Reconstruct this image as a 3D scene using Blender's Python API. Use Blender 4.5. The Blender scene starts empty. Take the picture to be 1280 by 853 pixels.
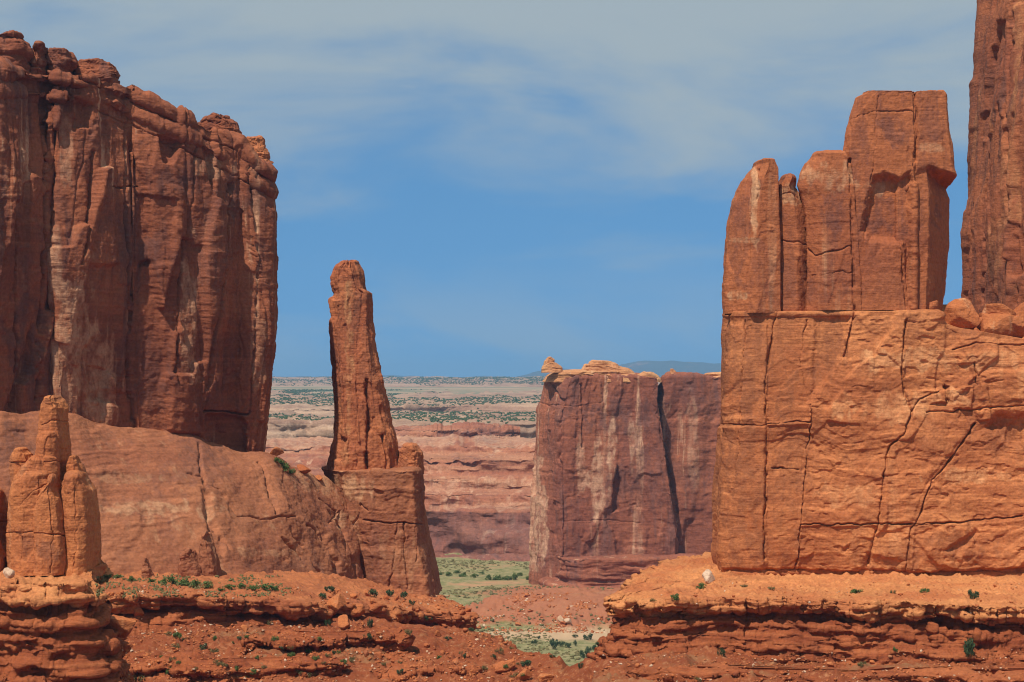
import bpy, math, numpy as np
R = math.radians
sc = bpy.context.scene
COL = sc.collection
# ------------------------------------------------------------------ camera
F = 2489.0            # focal length in photo pixels (1280 wide)
HY = 478.0            # row of the level horizon
cam_d = bpy.data.cameras.new('camera'); cam = bpy.data.objects.new('camera', cam_d); COL.objects.link(cam)
cam_d.lens = 70.0; cam_d.sensor_width = 36.0; cam_d.shift_y = (HY - 426.5) / 1280.0
cam_d.clip_start = 0.5; cam_d.clip_end = 90000
cam.location = (0, 0, 0); cam.rotation_euler = (R(90), 0, 0)
sc.camera = cam
# ------------------------------------------------------------------ light
SUN_EL, SUN_AZ = 56.0, 207.0          # azimuth clockwise from +Y (the view direction): behind the camera, to the left
sd = bpy.data.lights.new('sun', 'SUN'); sun = bpy.data.objects.new('sun', sd); COL.objects.link(sun)
sd.energy = 5.0; sd.angle = R(0.55); sd.color = (1.0, 0.93, 0.82)
sun.rotation_euler = (R(90 - SUN_EL), 0, R(180 - SUN_AZ))
sc.view_settings.view_transform = 'Standard'; sc.view_settings.look = 'None'
sc.view_settings.exposure = 0.0; sc.view_settings.gamma = 1.0; sc.view_settings.use_curve_mapping = False
sc.cycles.use_denoising = True; sc.cycles.filter_width = 1.1; sc.cycles.denoising_prefilter = 'ACCURATE'
sc.cycles.max_bounces = 5; sc.cycles.diffuse_bounces = 3; sc.cycles.volume_bounces = 0


class NT:
    def __init__(s, tree): s.t = tree; s.n = tree.nodes; s.l = tree.links
    def new(s, typ, **kw):
        n = s.n.new(typ)
        for k, v in kw.items(): setattr(n, k, v)
        return n
    def put(s, sock, v):
        if isinstance(v, bpy.types.NodeSocket): s.l.new(v, sock)
        else: sock.default_value = v
    def math(s, op, a, b=0.0, c=0.0, clamp=False):
        n = s.new('ShaderNodeMath', operation=op, use_clamp=clamp)
        for i, v in enumerate((a, b, c)): s.put(n.inputs[i], v)
        return n.outputs[0]
    def mix(s, f, a, b, blend='MIX'):
        n = s.new('ShaderNodeMix', data_type='RGBA', blend_type=blend, clamp_factor=True)
        s.put(n.inputs[0], f)
        for i, v in ((6, a), (7, b)):
            s.put(n.inputs[i], v if isinstance(v, bpy.types.NodeSocket) else tuple(v) + (1,) * (4 - len(v)))
        return n.outputs[2]
    def vmul(s, v, k):
        n = s.new('ShaderNodeVectorMath', operation='MULTIPLY'); s.put(n.inputs[0], v); n.inputs[1].default_value = k
        return n.outputs[0]
    def noise(s, v, scale, detail=4, rough=0.55, dist=0.0):
        n = s.new('ShaderNodeTexNoise'); s.put(n.inputs['Vector'], v)
        n.inputs['Scale'].default_value = scale; n.inputs['Detail'].default_value = detail
        n.inputs['Roughness'].default_value = rough; n.inputs['Distortion'].default_value = dist
        return n.outputs[0]
    def ramp(s, v, lo, hi, a=0.0, b=1.0):
        n = s.new('ShaderNodeMapRange', interpolation_type='SMOOTHSTEP'); s.put(n.inputs[0], v)
        for i, x in enumerate((lo, hi, a, b)): n.inputs[i + 1].default_value = x
        return n.outputs[0]


# world: sky with a thin storm veil
w = bpy.data.worlds.new('World'); sc.world = w; w.use_nodes = True
t = NT(w.node_tree); t.n.clear()
tc = t.new('ShaderNodeTexCoord'); sep = t.new('ShaderNodeSeparateXYZ'); t.l.new(tc.outputs['Generated'], sep.inputs[0])
up = t.math('MULTIPLY_ADD', t.math('MAXIMUM', sep.outputs[2], 0.0), 0.72, 0.27)
cmb = t.new('ShaderNodeCombineXYZ'); t.l.new(sep.outputs[0], cmb.inputs[0]); t.l.new(sep.outputs[1], cmb.inputs[1]); t.l.new(up, cmb.inputs[2])
nrm = t.new('ShaderNodeVectorMath', operation='NORMALIZE'); t.l.new(cmb.outputs[0], nrm.inputs[0])
sky = t.new('ShaderNodeTexSky', sky_type='NISHITA', sun_disc=False)
sky.sun_elevation = R(SUN_EL); sky.sun_rotation = R(SUN_AZ); sky.altitude = 1400; sky.air_density = 1.0; sky.dust_density = 0.3; sky.ozone_density = 1.0
t.l.new(nrm.outputs[0], sky.inputs[0])
el = sep.outputs[2]
cv = t.vmul(tc.outputs['Generated'], (5.0, 5.0, 16.0))
c1 = t.noise(cv, 1.0, 5, 0.55, 0.4)
c2 = t.noise(t.vmul(tc.outputs['Generated'], (9.0, 9.0, 40.0)), 1.3, 5, 0.6, 0.8)
hi_veil = t.math('MULTIPLY', t.ramp(t.math('ADD', el, t.math('MULTIPLY', t.math('SUBTRACT', c1, 0.5), 0.30)), 0.07, 0.19), 0.95)
wisps = t.math('MULTIPLY', t.ramp(c2, 0.50, 0.72), t.ramp(el, 0.09, 0.16, 0.0, 0.7))
low = t.math('MULTIPLY', t.ramp(c1, 0.46, 0.66), t.ramp(el, 0.075, 0.01, 0.0, 0.5))
veil = t.math('MAXIMUM', t.math('MAXIMUM', hi_veil, wisps), low)
skyc = t.mix(1.0, sky.outputs[0], (0.84, 1.36, 1.50), 'MULTIPLY')
colr = t.mix(veil, skyc, (4.0, 4.75, 5.15))
bg = t.new('ShaderNodeBackground'); t.l.new(colr, bg.inputs[0]); bg.inputs[1].default_value = 0.095
wo = t.new('ShaderNodeOutputWorld'); t.l.new(bg.outputs[0], wo.inputs[0])

# ------------------------------------------------------------------ numeric helpers
rs = np.random.RandomState(11)
f4 = np.float32
TAB = (rs.rand(64, 64, 64) * 2 - 1).astype(f4)
JIT = rs.rand(64, 64, 3).astype(f4)


def vnoise(x, y, z):
    x, y, z = np.broadcast_arrays(np.asarray(x, f4), np.asarray(y, f4), np.asarray(z, f4))
    xi, yi, zi = np.floor(x).astype(np.int32), np.floor(y).astype(np.int32), np.floor(z).astype(np.int32)
    fx, fy, fz = x - xi, y - yi, z - zi
    fx, fy, fz = [a * a * a * (a * (a * 6 - 15) + 10) for a in (fx, fy, fz)]
    x0, y0, z0 = xi & 63, yi & 63, zi & 63
    x1, y1, z1 = (xi + 1) & 63, (yi + 1) & 63, (zi + 1) & 63
    L = lambda a, b, f: a + (b - a) * f
    c00 = L(TAB[x0, y0, z0], TAB[x1, y0, z0], fx); c10 = L(TAB[x0, y1, z0], TAB[x1, y1, z0], fx)
    c01 = L(TAB[x0, y0, z1], TAB[x1, y0, z1], fx); c11 = L(TAB[x0, y1, z1], TAB[x1, y1, z1], fx)
    return L(L(c00, c10, fy), L(c01, c11, fy), fz)


def fbm(x, y, z, o=4, g=0.5):
    a, s, k = 0.0, 1.0, 1.0
    for i in range(o):
        a = a + vnoise(np.asarray(x) * k + 7.3 * i, np.asarray(y) * k + 3.1 * i, np.asarray(z) * k + 5.7 * i) * s
        s *= g; k *= 2.03
    return a


def worley(u, v, seed=0):
    u = np.asarray(u, f4); v = np.asarray(v, f4)
    ui, vi = np.floor(u).astype(np.int32), np.floor(v).astype(np.int32)
    f1 = np.full(u.shape, 9, f4); f2 = np.full(u.shape, 9, f4); idd = np.zeros(u.shape, f4)
    for du in (-1, 0, 1):
        for dv in (-1, 0, 1):
            a, b = (ui + du + seed * 17) & 63, (vi + dv + seed * 29) & 63
            j = JIT[a, b]
            d = np.hypot(ui + du + 0.1 + 0.8 * j[..., 0] - u, vi + dv + 0.1 + 0.8 * j[..., 1] - v)
            n = d < f1
            f2 = np.where(n, f1, np.minimum(f2, d)); idd = np.where(n, j[..., 2], idd); f1 = np.where(n, d, f1)
    return f1, f2, idd


def facet(u, v, seed, pw, ph, amp, tilt):
    """broken planar faces: every joint block has its own level and its own slight tilt"""
    u = np.asarray(u / pw, f4); v = np.asarray(v / ph, f4)
    ui, vi = np.floor(u).astype(np.int32), np.floor(v).astype(np.int32)
    f1 = np.full(u.shape, 9, f4); out = np.zeros(u.shape, f4)
    for du in (-1, 0, 1):
        for dv in (-1, 0, 1):
            j = JIT[(ui + du + seed * 17) & 63, (vi + dv + seed * 29) & 63]; k = JIT[(ui + du + seed * 5 + 31) & 63, (vi + dv + 13) & 63]
            a, b = u - (ui + du + .05 + .9 * j[..., 0]), v - (vi + dv + .05 + .9 * j[..., 1])
            d = np.abs(a) + .8 * np.abs(b) + .3 * np.hypot(a, b); n = d < f1
            out = np.where(n, amp * (j[..., 2] - .5) + tilt * (a * pw * (k[..., 0] - .5) + b * ph * .5 * (k[..., 1] - .5)), out); f1 = np.where(n, d, f1)
    return out


def sstep(x, a, b):
    k = np.clip((x - a) / (b - a), 0, 1)
    return k * k * (3 - 2 * k)


def X(px, Y): return (px - 640.0) / F * Y
def Z(py, Y): return (HY - py) / F * Y


def seg_dist(px, py, pts):
    d = np.full(px.shape, 1e9, f4)
    for (ax, ay), (bx, by) in zip(pts[:-1], pts[1:]):
        vx, vy = bx - ax, by - ay
        k = np.clip(((px - ax) * vx + (py - ay) * vy) / (vx * vx + vy * vy + 1e-9), 0, 1)
        d = np.minimum(d, np.hypot(px - ax - k * vx, py - ay - k * vy))
    return d


def inside(px, py, pts):
    r = np.zeros(px.shape, bool)
    for (ax, ay), (bx, by) in zip(pts, pts[1:] + pts[:1]):
        c = (ay > py) != (by > py)
        r ^= c & (px < (bx - ax) * (py - ay) / (by - ay + 1e-12) + ax)
    return r


def itp(tab, x):
    a = np.array(sorted(tab), float)
    return np.interp(x, a[:, 0], a[:, 1])


def mesh_grid(name, P, wrap=True, smooth=True, attrs=None, pole=None):
    """P: rows (nv, nu, 3) -> one mesh, closed around u when wrap; pole closes the last row on one point."""
    nv, nu, _ = P.shape
    V = P.reshape(-1, 3).astype(f4)
    i = np.arange(nv - 1)[:, None] * nu
    j = np.arange(nu if wrap else nu - 1)[None, :]
    k = (j + 1) % nu
    Q = np.stack([i + j, i + k, i + nu + k, i + nu + j], -1).reshape(-1, 4)
    me = bpy.data.meshes.new(name)
    ntri = 0
    if pole is not None:
        V = np.vstack([V, np.asarray(pole, f4)[None]])
        ntri = nu
        jj = np.arange(nu); T = np.stack([(nv - 1) * nu + jj, (nv - 1) * nu + (jj + 1) % nu, np.full(nu, nv * nu)], -1)
    me.vertices.add(len(V)); me.vertices.foreach_set('co', V.ravel())
    loops = Q.ravel() if not ntri else np.concatenate([Q.ravel(), T.ravel()])
    me.loops.add(len(loops)); me.loops.foreach_set('vertex_index', loops.astype(np.int32))
    st = np.arange(len(Q)) * 4
    if ntri: st = np.concatenate([st, len(Q) * 4 + np.arange(ntri) * 3])
    me.polygons.add(len(st)); me.polygons.foreach_set('loop_start', st.astype(np.int32))
    me.update(calc_edges=True)
    me.polygons.foreach_set('use_smooth', np.full(len(st), smooth))
    for k_, a in (attrs or {}).items():
        at = me.attributes.new(k_, 'FLOAT', 'POINT')
        a = a.ravel().astype(f4)
        if len(a) < len(V): a = np.concatenate([a, a[-1:]])
        at.data.foreach_set('value', a)
    return me


def link(name, me, mat=None, parent=None, loc=None):
    o = bpy.data.objects.new(name, me); COL.objects.link(o)
    if mat is not None:
        me.materials.clear(); me.materials.append(mat)
    if parent is not None: o.parent = parent
    return o


def tag(o, label=None, cat=None, group=None, kind=None):
    for k, v in (('label', label), ('category', cat), ('group', group), ('kind', kind)):
        if v: o[k] = v
    return o


def thing(name, label, cat, group=None):
    o = bpy.data.objects.new(name, None); COL.objects.link(o); o.empty_display_size = 5
    return tag(o, label, cat, group)


def normals(P, wrap):
    if wrap: du = np.roll(P, -1, 1) - np.roll(P, 1, 1)
    else: du = np.gradient(P, axis=1)
    dv = np.gradient(P, axis=0)
    n = np.cross(du, dv)
    return n / (np.linalg.norm(n, axis=2, keepdims=True) + 1e-9)


# ---
def resample(poly, n, wfn=None, closed=True, smooth=0.0):
    p = np.array(poly, float)
    if closed: p = np.vstack([p, p[:1]])
    d = np.linalg.norm(np.diff(p, axis=0), axis=1); s = np.concatenate([[0], np.cumsum(d)])
    m = 4000
    ss = np.linspace(0, s[-1], m, endpoint=not closed)
    q = np.stack([np.interp(ss, s, p[:, i]) for i in range(p.shape[1])], 1)
    if smooth > 0:
        k = max(1, int(smooth / s[-1] * m)); ker = np.hanning(2 * k + 3)[1:-1]; ker /= ker.sum()
        if closed:
            q = np.stack([np.convolve(np.concatenate([q[-k - 1:, i], q[:, i], q[:k + 1, i]]), ker, 'same')[k + 1:-k - 1] for i in range(q.shape[1])], 1)
        else:
            q = np.stack([np.convolve(np.pad(q[:, i], k + 1, mode='edge'), ker, 'same')[k + 1:-k - 1] for i in range(q.shape[1])], 1)
    wt = np.ones(m) if wfn is None else np.maximum(wfn(q), 1e-3)
    cw = np.concatenate([[0], np.cumsum(wt)]); cw /= cw[-1]
    at = np.linspace(0, 1, n, endpoint=not closed)
    qq = np.vstack([q, q[:1]]) if closed else np.vstack([q, q[-1:]])
    return np.stack([np.interp(at, cw, qq[:, i]) for i in range(q.shape[1])], 1)


def carve(P, Nn, u, z, D, seed=0, wrap=True, fade=None):
    """Displace a rock face along its normals by everything in the detail dictionary D."""
    g = D.get
    x, y, zz = P[..., 0], P[..., 1], P[..., 2]
    ppx, ppy = 640 + x / y * F, HY - zz / y * F
    o = seed * 13.7
    d = np.zeros(x.shape, f4)
    if g('big'):
        a, s = D['big']; d += a * fbm(x / s + o, y / s, zz / (s * g('bigz', 2.2)), 3)
    uw = u + g('warp', 1.2) * fbm(u / 9 + o, z / 14, o, 3)
    zw = z + g('warp', 1.2) * 0.8 * fbm(u / 7 + o, z / 9, 4.4 + o, 3)
    for k, (cwid, ca) in enumerate(g('cols', ())):
        q = u / cwid + .45 * fbm(u / (cwid * 2.2) + o, z / (cwid * 5), 1.7 + k, 3); q = q + .3 * vnoise(np.floor(q) + o, z / (cwid * 7), 3.3)
        c0 = np.floor(q); f = q - c0
        idd = JIT[c0.astype(int) & 63, (seed * 7 + k) & 63, 0]
        m = sstep(vnoise(c0 * 1.7 + o, z / (cwid * 3.5), .9 + k), -.45, .25)
        d += ca * m * (np.power(np.clip(4 * f * (1 - f), 0, 1), .4) - .75 + 1.1 * (idd - .5) * sstep(np.minimum(f, 1 - f), 0, .08))
    for k, (pw, ph, pa, cw, cd) in enumerate(g('plates', ())):
        f1, f2, idd = worley(uw / pw, zw / ph, seed + k)
        e = f2 - f1
        m = sstep(vnoise(uw / (pw * 2.3) + o, zw / (ph * 1.6), 2.2 + k), -0.35, 0.35)
        d += pa * (idd - 0.5) * sstep(e, 0.0, 0.10) * m
        d -= cd * np.exp(-(e / cw) ** 2) * m
    for k, (pw, ph, amp, tilt) in enumerate(g('facets', ())):
        m = .35 + .65 * sstep(vnoise(u / (pw * 3) + o, z / (ph * 2.5), 6.2 + k), -.4, .3)
        fc = m * facet(u + .35 * (uw - u), z + .35 * (zw - z), seed + 3 + k, pw, ph, amp, tilt)
        for _ in range(2):
            fc = .5 * fc + .25 * (np.roll(fc, 1, 1) + np.roll(fc, -1, 1)); fc[1:-1] = .5 * fc[1:-1] + .25 * (fc[2:] + fc[:-2])
        d += fc
    if g('pillow'):
        pw, ph, pa = D['pillow']
        row = np.floor(zw / ph); f = zw / ph - row
        k = uw / (pw * (0.7 + 0.6 * ((row * 0.618) % 1))) + row * 0.37
        k = k + 0.35 * vnoise(np.floor(k), row, o); fk = k - np.floor(k)
        idd = JIT[np.floor(k).astype(int) & 63, row.astype(int) & 63, 2]
        d += pa * (np.power(np.clip(4 * fk * (1 - fk), 0, 1), 0.24) * np.power(np.clip(4 * f * (1 - f), 0, 1), 0.3) - 0.75 + 0.9 * (idd - 0.5))
    if g('bed'):
        for ba, bs in D['bed']:
            m = 0.4 + 0.6 * sstep(fbm(u / 16 + o, z / 8, 1.1, 2), -0.4, 0.5)
            b = vnoise(0.3 + o, 0.07 * u / bs, zw / bs)
            if g('bedtop'): m = m * (1 - .85 * sstep(ppy, D['bedtop'] - 5, D['bedtop'] + 6))
            d += ba * np.clip(b * 2.4, -1, 1) * m
    for a, s in g('rough', ()):
        d += a * fbm(x / s + o, y / s + o, zz / s, 4, 0.55)
    if g('pits'):
        a, s, th = D['pits']
        d -= a * sstep(fbm(u / s + o, z / (s * 0.6), 9.1, 3), th, th + 0.35)
    for poly, kf in g('calm', ()):
        sd_ = seg_dist(ppx, ppy, poly + poly[:1]) * np.where(inside(ppx, ppy, poly), 1, -1)
        d = d * (1 - (1 - kf) * sstep(sd_, -4, 10))
    for poly, dep, soft in g('recess', ()):
        bx = [min(p[0] for p in poly) - 9, max(p[0] for p in poly) + 9, min(p[1] for p in poly) - 9, max(p[1] for p in poly) + 9]
        m = (ppx > bx[0]) & (ppx < bx[1]) & (ppy > bx[2]) & (ppy < bx[3])
        if not m.any(): continue
        qx = ppx[m] + 1.6 * fbm(ppx[m] / 9, ppy[m] / 9, 3.3, 3); qy = ppy[m] + 1.6 * fbm(ppx[m] / 9, ppy[m] / 9, 8.3, 3)
        sd_ = seg_dist(qx, qy, poly + poly[:1]) * np.where(inside(qx, qy, poly), 1, -1)
        d[m] -= dep * sstep(sd_, -soft * 0.3, soft)
    for c in g('cracks', ()):
        pts, wd, dep = c; wd = wd * .62; dep = dep * .95
        bx = [min(p[0] for p in pts) - 8, max(p[0] for p in pts) + 8, min(p[1] for p in pts) - 8, max(p[1] for p in pts) + 8]
        m = (ppx > bx[0]) & (ppx < bx[1]) & (ppy > bx[2]) & (ppy < bx[3])
        if not m.any(): continue
        qx = ppx[m] + 2.0 * fbm(ppx[m] / 14, ppy[m] / 14, 5.5, 3); qy = ppy[m] + 2.0 * fbm(ppx[m] / 14, ppy[m] / 14, 6.5, 3)
        ds = seg_dist(qx, qy, pts)
        wk = sstep(vnoise(qx / 13, qy / 13, 0.5), -0.7, 0.5)
        wv = wd * (0.6 + 0.7 * wk)
        d[m] -= dep * (.35 + .65 * wk) * np.exp(-(ds / wv) ** 2)
    if fade is not None: d = d * fade
    return P + Nn * d[..., None], ppx, ppy


def paint(ppx, ppy, D):
    """Colour patches: dark desert varnish, bleached or freshly broken stone, and some painted-in sun and shade."""
    out = {}
    for key in ('varnish', 'pale'):
        a = np.zeros(ppx.shape, f4)
        if D.get(key):
            nz = fbm(ppx / 12, ppy / 26, 2.0, 4, 0.6)
            for cx, cy, rx, ry, am in D[key]:
                q = np.hypot((ppx - cx) / rx, (ppy - cy) / ry)
                a = np.maximum(a, am * sstep(q + 0.45 * nz, 1.05, 0.75))
        out[key] = a
    return out


def top_rows(n): return np.sin(np.linspace(0, 1, n + 1)[1:] * math.pi / 2)


PLAN = [(-1, .15), (-.93, -.55), (-.72, -.88), (-.25, -1), (.35, -1), (.78, -.85), (.95, -.5), (1, .15), (.92, .8), (.6, 1), (-.6, 1), (-.92, .8)]


def block(name, mat, parent, Y, left, right, depth, D, nu=220, nv=220, plan=None, dome=0.5, lean=None, seed=0, front=None, ntop=22, smooth=.12, sub=0.0):
    """A pillar of rock: left and right outline in photo pixels at distance Y, a plan shape and a depth in metres."""
    pl = resample(plan or PLAN, nu, lambda q: np.where(q[:, 1] < 0.35, 1.0, 0.22), True, smooth)
    la, ra = np.array(left, float), np.array(right, float)
    pb, pt = max(la[0, 1], ra[0, 1]), min(la[-1, 1], ra[-1, 1])
    py = np.linspace(pb, pt, nv)
    xl = np.interp(-py, -la[:, 1], la[:, 0]); xr = np.interp(-py, -ra[:, 1], ra[:, 0])
    k = top_rows(ntop)[::-1][1:] if ntop else np.zeros(0)
    kk = np.concatenate([np.ones(nv), k])
    th = np.concatenate([np.zeros(nv), np.sqrt(np.clip(1 - k ** 2, 0, 1))])
    py = np.concatenate([py, np.full(len(k), pt)]); xl = np.concatenate([xl, np.full(len(k), xl[-1])]); xr = np.concatenate([xr, np.full(len(k), xr[-1])])
    hd = (np.full(len(py), depth) if np.isscalar(depth) else np.interp(-py, [-q for q, _ in depth], [q for _, q in depth])) / 2
    hd = np.minimum(hd, .27 * (xr - xl) * Y / np.maximum(np.abs((xl + xr) / 2 - 640), 1))
    yc = Y + hd + (0 if lean is None else np.interp(-py, [-q for q, _ in lean], [q for _, q in lean]))
    a, b = pl[:, 0][None], pl[:, 1][None]
    Yi = yc[:, None] + hd[:, None] * b; lL, lR = (xl - 640) / F, (xr - 640) / F
    mid, half = X((xl + xr) / 2, Y), X(640 + (xr - xl) / 2, Y)
    ri = np.arange(len(py))
    for _ in range(8):                 # so that the outline, front or back, falls on the measured one
        pj = (mid[:, None] + half[:, None] * a) / Yi
        iL, iR = pj.argmin(1), pj.argmax(1)
        aL, aR = pl[iL, 0], pl[iR, 0]; cL, cR = lL * Yi[ri, iL], lR * Yi[ri, iR]
        half = (cR - cL) / np.maximum(aR - aL, .2); mid = cL - half * aL
    P = np.stack([mid[:, None] + half[:, None] * a * kk[:, None], yc[:, None] + hd[:, None] * b * kk[:, None],
                  np.repeat((Z(py, Y) + th * dome)[:, None], nu, 1)], -1)
    if front is not None: P = front(P, a, b)
    du = np.linalg.norm(np.diff(P[0], axis=0, append=P[0][:1]), axis=1)
    u = np.repeat((np.cumsum(du) - du)[None], len(py), 0); u = u + X(la[0, 0], Y)
    fade = np.repeat(np.clip(kk * 1.0, 0.25, 1)[:, None], nu, 1)
    P2, ppx, ppy = carve(P, normals(P, True), u, P[..., 2], D, seed, True, fade)
    me = mesh_grid(name, P2, True, True, paint(ppx, ppy, D), P2[-1].mean(0))
    return link(name, me, mat, parent)


def wall(name, mat, parent, plan, top, bot, D, nu, nv, prof, spine, wfn=None, seed=0, ntop=30, dome=1.0, smooth=1.0, rim=None, yref=None, calmtop=0):
    """A cliff round a closed plan of (px, Y) points; top and bottom rows in photo pixels against px; prof is the outward
    offset against height share; the top closes in on the spine segment."""
    pw = [(X(px, Y), Y) for px, Y in plan]
    q = resample(pw, nu, wfn, True, smooth)
    du = np.linalg.norm(np.diff(q, axis=0, append=q[:1]), axis=1); uu = np.cumsum(du) - du
    tg = np.roll(q, -2, 0) - np.roll(q, 2, 0); nn = np.stack([tg[:, 1], -tg[:, 0]], 1); nn /= np.linalg.norm(nn, axis=1, keepdims=True)
    px = 640 + q[:, 0] / q[:, 1] * F
    yr = q[:, 1] if yref is None else np.minimum(q[:, 1], yref(px))
    zt, zb = Z(itp(top, px), yr), Z(itp(bot, px), yr)
    v = np.linspace(0, 1, nv); off = np.interp(v, [p[0] for p in prof], [p[1] for p in prof])
    k = top_rows(ntop)[::-1][1:]
    A, B = np.array([(X(p, y), y) for p, y in spine]); ab = B - A
    s = np.clip(((q - A) @ ab) / (ab @ ab), 0, 1); c = A + s[:, None] * ab
    rows = []
    for vi, oi in zip(v, off):
        rows.append(np.column_stack([q + nn * oi, zb + (zt - zb) * vi]))
    for ki in k:
        rows.append(np.column_stack([c + (q + nn * off[-1] - c) * ki, zt + dome * math.sqrt(1 - ki * ki)]))
    P = np.array(rows)
    u = np.repeat(uu[None], len(P), 0)
    fade = np.concatenate([np.ones(nv), np.clip(k, .3, 1)])[:, None] * np.ones(nu)[None]
    if calmtop: fade[:nv] *= np.clip((1 - v) / calmtop, .12, 1)[:, None]; fade[nv:] *= .15
    if rim is not None: P = rim(P, u, v)
    P2, ppx, ppy = carve(P, normals(P, True), u, P[..., 2], D, seed, True, fade)
    me = mesh_grid(name, P2, True, True, paint(ppx, ppy, D), P2[-1].mean(0))
    return link(name, me, mat, parent)


# ------------------------------------------------------------------ materials
def rock(name, base, deep, varn=(.15, .062, .04), pale=(.60, .34, .18), streak=.5, patch=.4, bands=.35, bump=.5, s=1.0, pale_streak=.25, grain=.35, bandcol=None):
    m = bpy.data.materials.new(name); m.use_nodes = True
    t = NT(m.node_tree); bs = t.n['Principled BSDF']
    bs.inputs['Roughness'].default_value = .95; bs.inputs['Specular IOR Level'].default_value = .12
    pos = t.new('ShaderNodeNewGeometry').outputs['Position']
    p = t.vmul(pos, (1 / s, 1 / s, 1 / s))
    n1 = t.noise(p, .055, 5, .6, .3)
    col = t.mix(t.ramp(n1, .36, .64), base, deep)
    nb = t.noise(t.vmul(p, (.02, .02, .75)), 1.0, 5, .6, .25)
    col = t.mix(t.math('MULTIPLY', t.ramp(nb, .46, .66), bands), col, bandcol or tuple(c * 1.35 for c in base))
    nb2 = t.noise(t.vmul(p, (.03, .03, 1.6)), 1.0, 4, .6, .2)
    col = t.mix(t.math('MULTIPLY', t.ramp(nb2, .50, .68), bands * .8), col, tuple(c * .62 for c in deep))
    # bleached vertical washes and dark varnish streaks run down the faces
    ns = t.noise(t.vmul(p, (.38, .38, .016)), 1.0, 6, .62, .15)
    mask = t.ramp(t.noise(t.vmul(p, (.05, .05, .03)), 1.0, 3, .5), .42, .62)
    col = t.mix(t.math('MULTIPLY', t.math('MULTIPLY', t.ramp(ns, .55, .68), mask), pale_streak * 2), col, pale)
    nv_ = t.noise(t.vmul(p, (.30, .30, .022)), 1.37, 6, .6, .2)
    mask2 = t.ramp(t.noise(t.vmul(p, (.045, .045, .035)), 1.9, 3, .5), .40, .62)
    col = t.mix(t.math('MULTIPLY', t.math('MULTIPLY', t.ramp(nv_, .50, .64), mask2), streak), col, varn)
    np_ = t.noise(t.vmul(p, (.16, .16, .11)), 1.0, 6, .62, .6)
    col = t.mix(t.math('MULTIPLY', t.ramp(np_, .56, .66), patch), col, varn)
    va = t.new('ShaderNodeAttribute', attribute_name='varnish').outputs['Fac']
    pa = t.new('ShaderNodeAttribute', attribute_name='pale').outputs['Fac']
    br = t.ramp(t.noise(t.vmul(p, (.55, .55, .3)), 1.0, 6, .68), .32, .62)
    col = t.mix(t.math('MULTIPLY', va, br), col, varn)
    col = t.mix(t.math('MULTIPLY', pa, br), col, pale)
    g1 = t.noise(p, 1.9, 7, .7)
    col = t.mix(grain, col, t.mix(1.0, col, t.mix(t.ramp(g1, .3, .7), (.45, .43, .42), (1.5, 1.5, 1.5)), 'MULTIPLY'))
    t.l.new(col, bs.inputs['Base Color'])
    h1 = t.noise(p, 1.1, 9, .66)
    h2 = t.noise(t.vmul(p, (.25, .25, 2.6)), 1.0, 5, .6, .3)
    h3 = t.noise(t.vmul(p, (1.6, 1.6, .16)), 1.0, 5, .6, .2)
    hh = t.math('ADD', t.math('ADD', h1, t.math('MULTIPLY', h2, .55)), t.math('MULTIPLY', h3, .45))
    b = t.new('ShaderNodeBump'); b.inputs['Strength'].default_value = bump; b.inputs['Distance'].default_value = .45 * s
    t.l.new(hh, b.inputs['Height']); t.l.new(b.outputs[0], bs.inputs['Normal'])
    return m


ORANGE, RUST, RED, BRICK = (.50, .175, .058), (.40, .125, .045), (.30, .085, .035), (.27, .062, .022)
M_fin = rock('fin_sandstone', (.49, .182, .068), (.345, .108, .041), varn=(.27, .095, .042), pale=(.60, .29, .13), streak=.5, patch=.38, bands=.45, pale_streak=.2, bump=.55, s=.8)
M_finger = rock('finger_sandstone', (.37, .118, .046), (.29, .086, .037), streak=.6, patch=.55, bands=.15, varn=(.165, .062, .042), bump=.5)
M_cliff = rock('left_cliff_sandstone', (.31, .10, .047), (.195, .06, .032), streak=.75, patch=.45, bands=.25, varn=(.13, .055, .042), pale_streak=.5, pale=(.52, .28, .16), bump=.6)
M_apron = rock('slickrock', (.33, .125, .06), (.26, .09, .046), streak=.35, patch=.25, bands=.4, varn=(.18, .078, .055), pale=(.48, .26, .14), pale_streak=.2, bump=.4)
M_spire = rock('spire_sandstone', (.42, .145, .06), (.33, .10, .046), streak=.55, patch=.3, bands=.2, pale=(.56, .29, .13), bump=.6)
M_pinn = rock('pinnacle_sandstone', (.47, .165, .058), (.38, .12, .045), streak=.45, patch=.35, bands=.2, bump=.6, s=.7)
M_far = rock('butte_sandstone', (.29, .10, .054), (.215, .07, .043), streak=.8, patch=.4, bands=.3, varn=(.15, .065, .052), pale=(.56, .33, .21), pale_streak=.6, s=2.2, bump=.5)
M_cap = rock('cap_sandstone', (.52, .26, .12), (.44, .19, .085), streak=.1, patch=.1, bands=.5, pale=(.62, .4, .24), s=1.4, bump=.5)
M_canyon = rock('canyon_wall_rock', (.35, .14, .078), (.27, .095, .057), streak=.5, patch=.25, bands=.55, varn=(.16, .08, .07), pale=(.55, .34, .22), pale_streak=.35, s=2.6, bandcol=(.43, .21, .12), bump=.5)
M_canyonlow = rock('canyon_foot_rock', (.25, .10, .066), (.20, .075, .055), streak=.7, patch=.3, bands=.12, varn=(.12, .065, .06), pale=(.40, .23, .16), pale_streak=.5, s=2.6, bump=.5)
M_ledge = rock('ledge_rock', (.31, .088, .033), (.22, .055, .022), streak=.2, patch=.25, bands=.6, varn=(.12, .035, .018), pale=(.55, .27, .12), pale_streak=.0, s=.6, bandcol=(.40, .13, .05), bump=.8)
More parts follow.
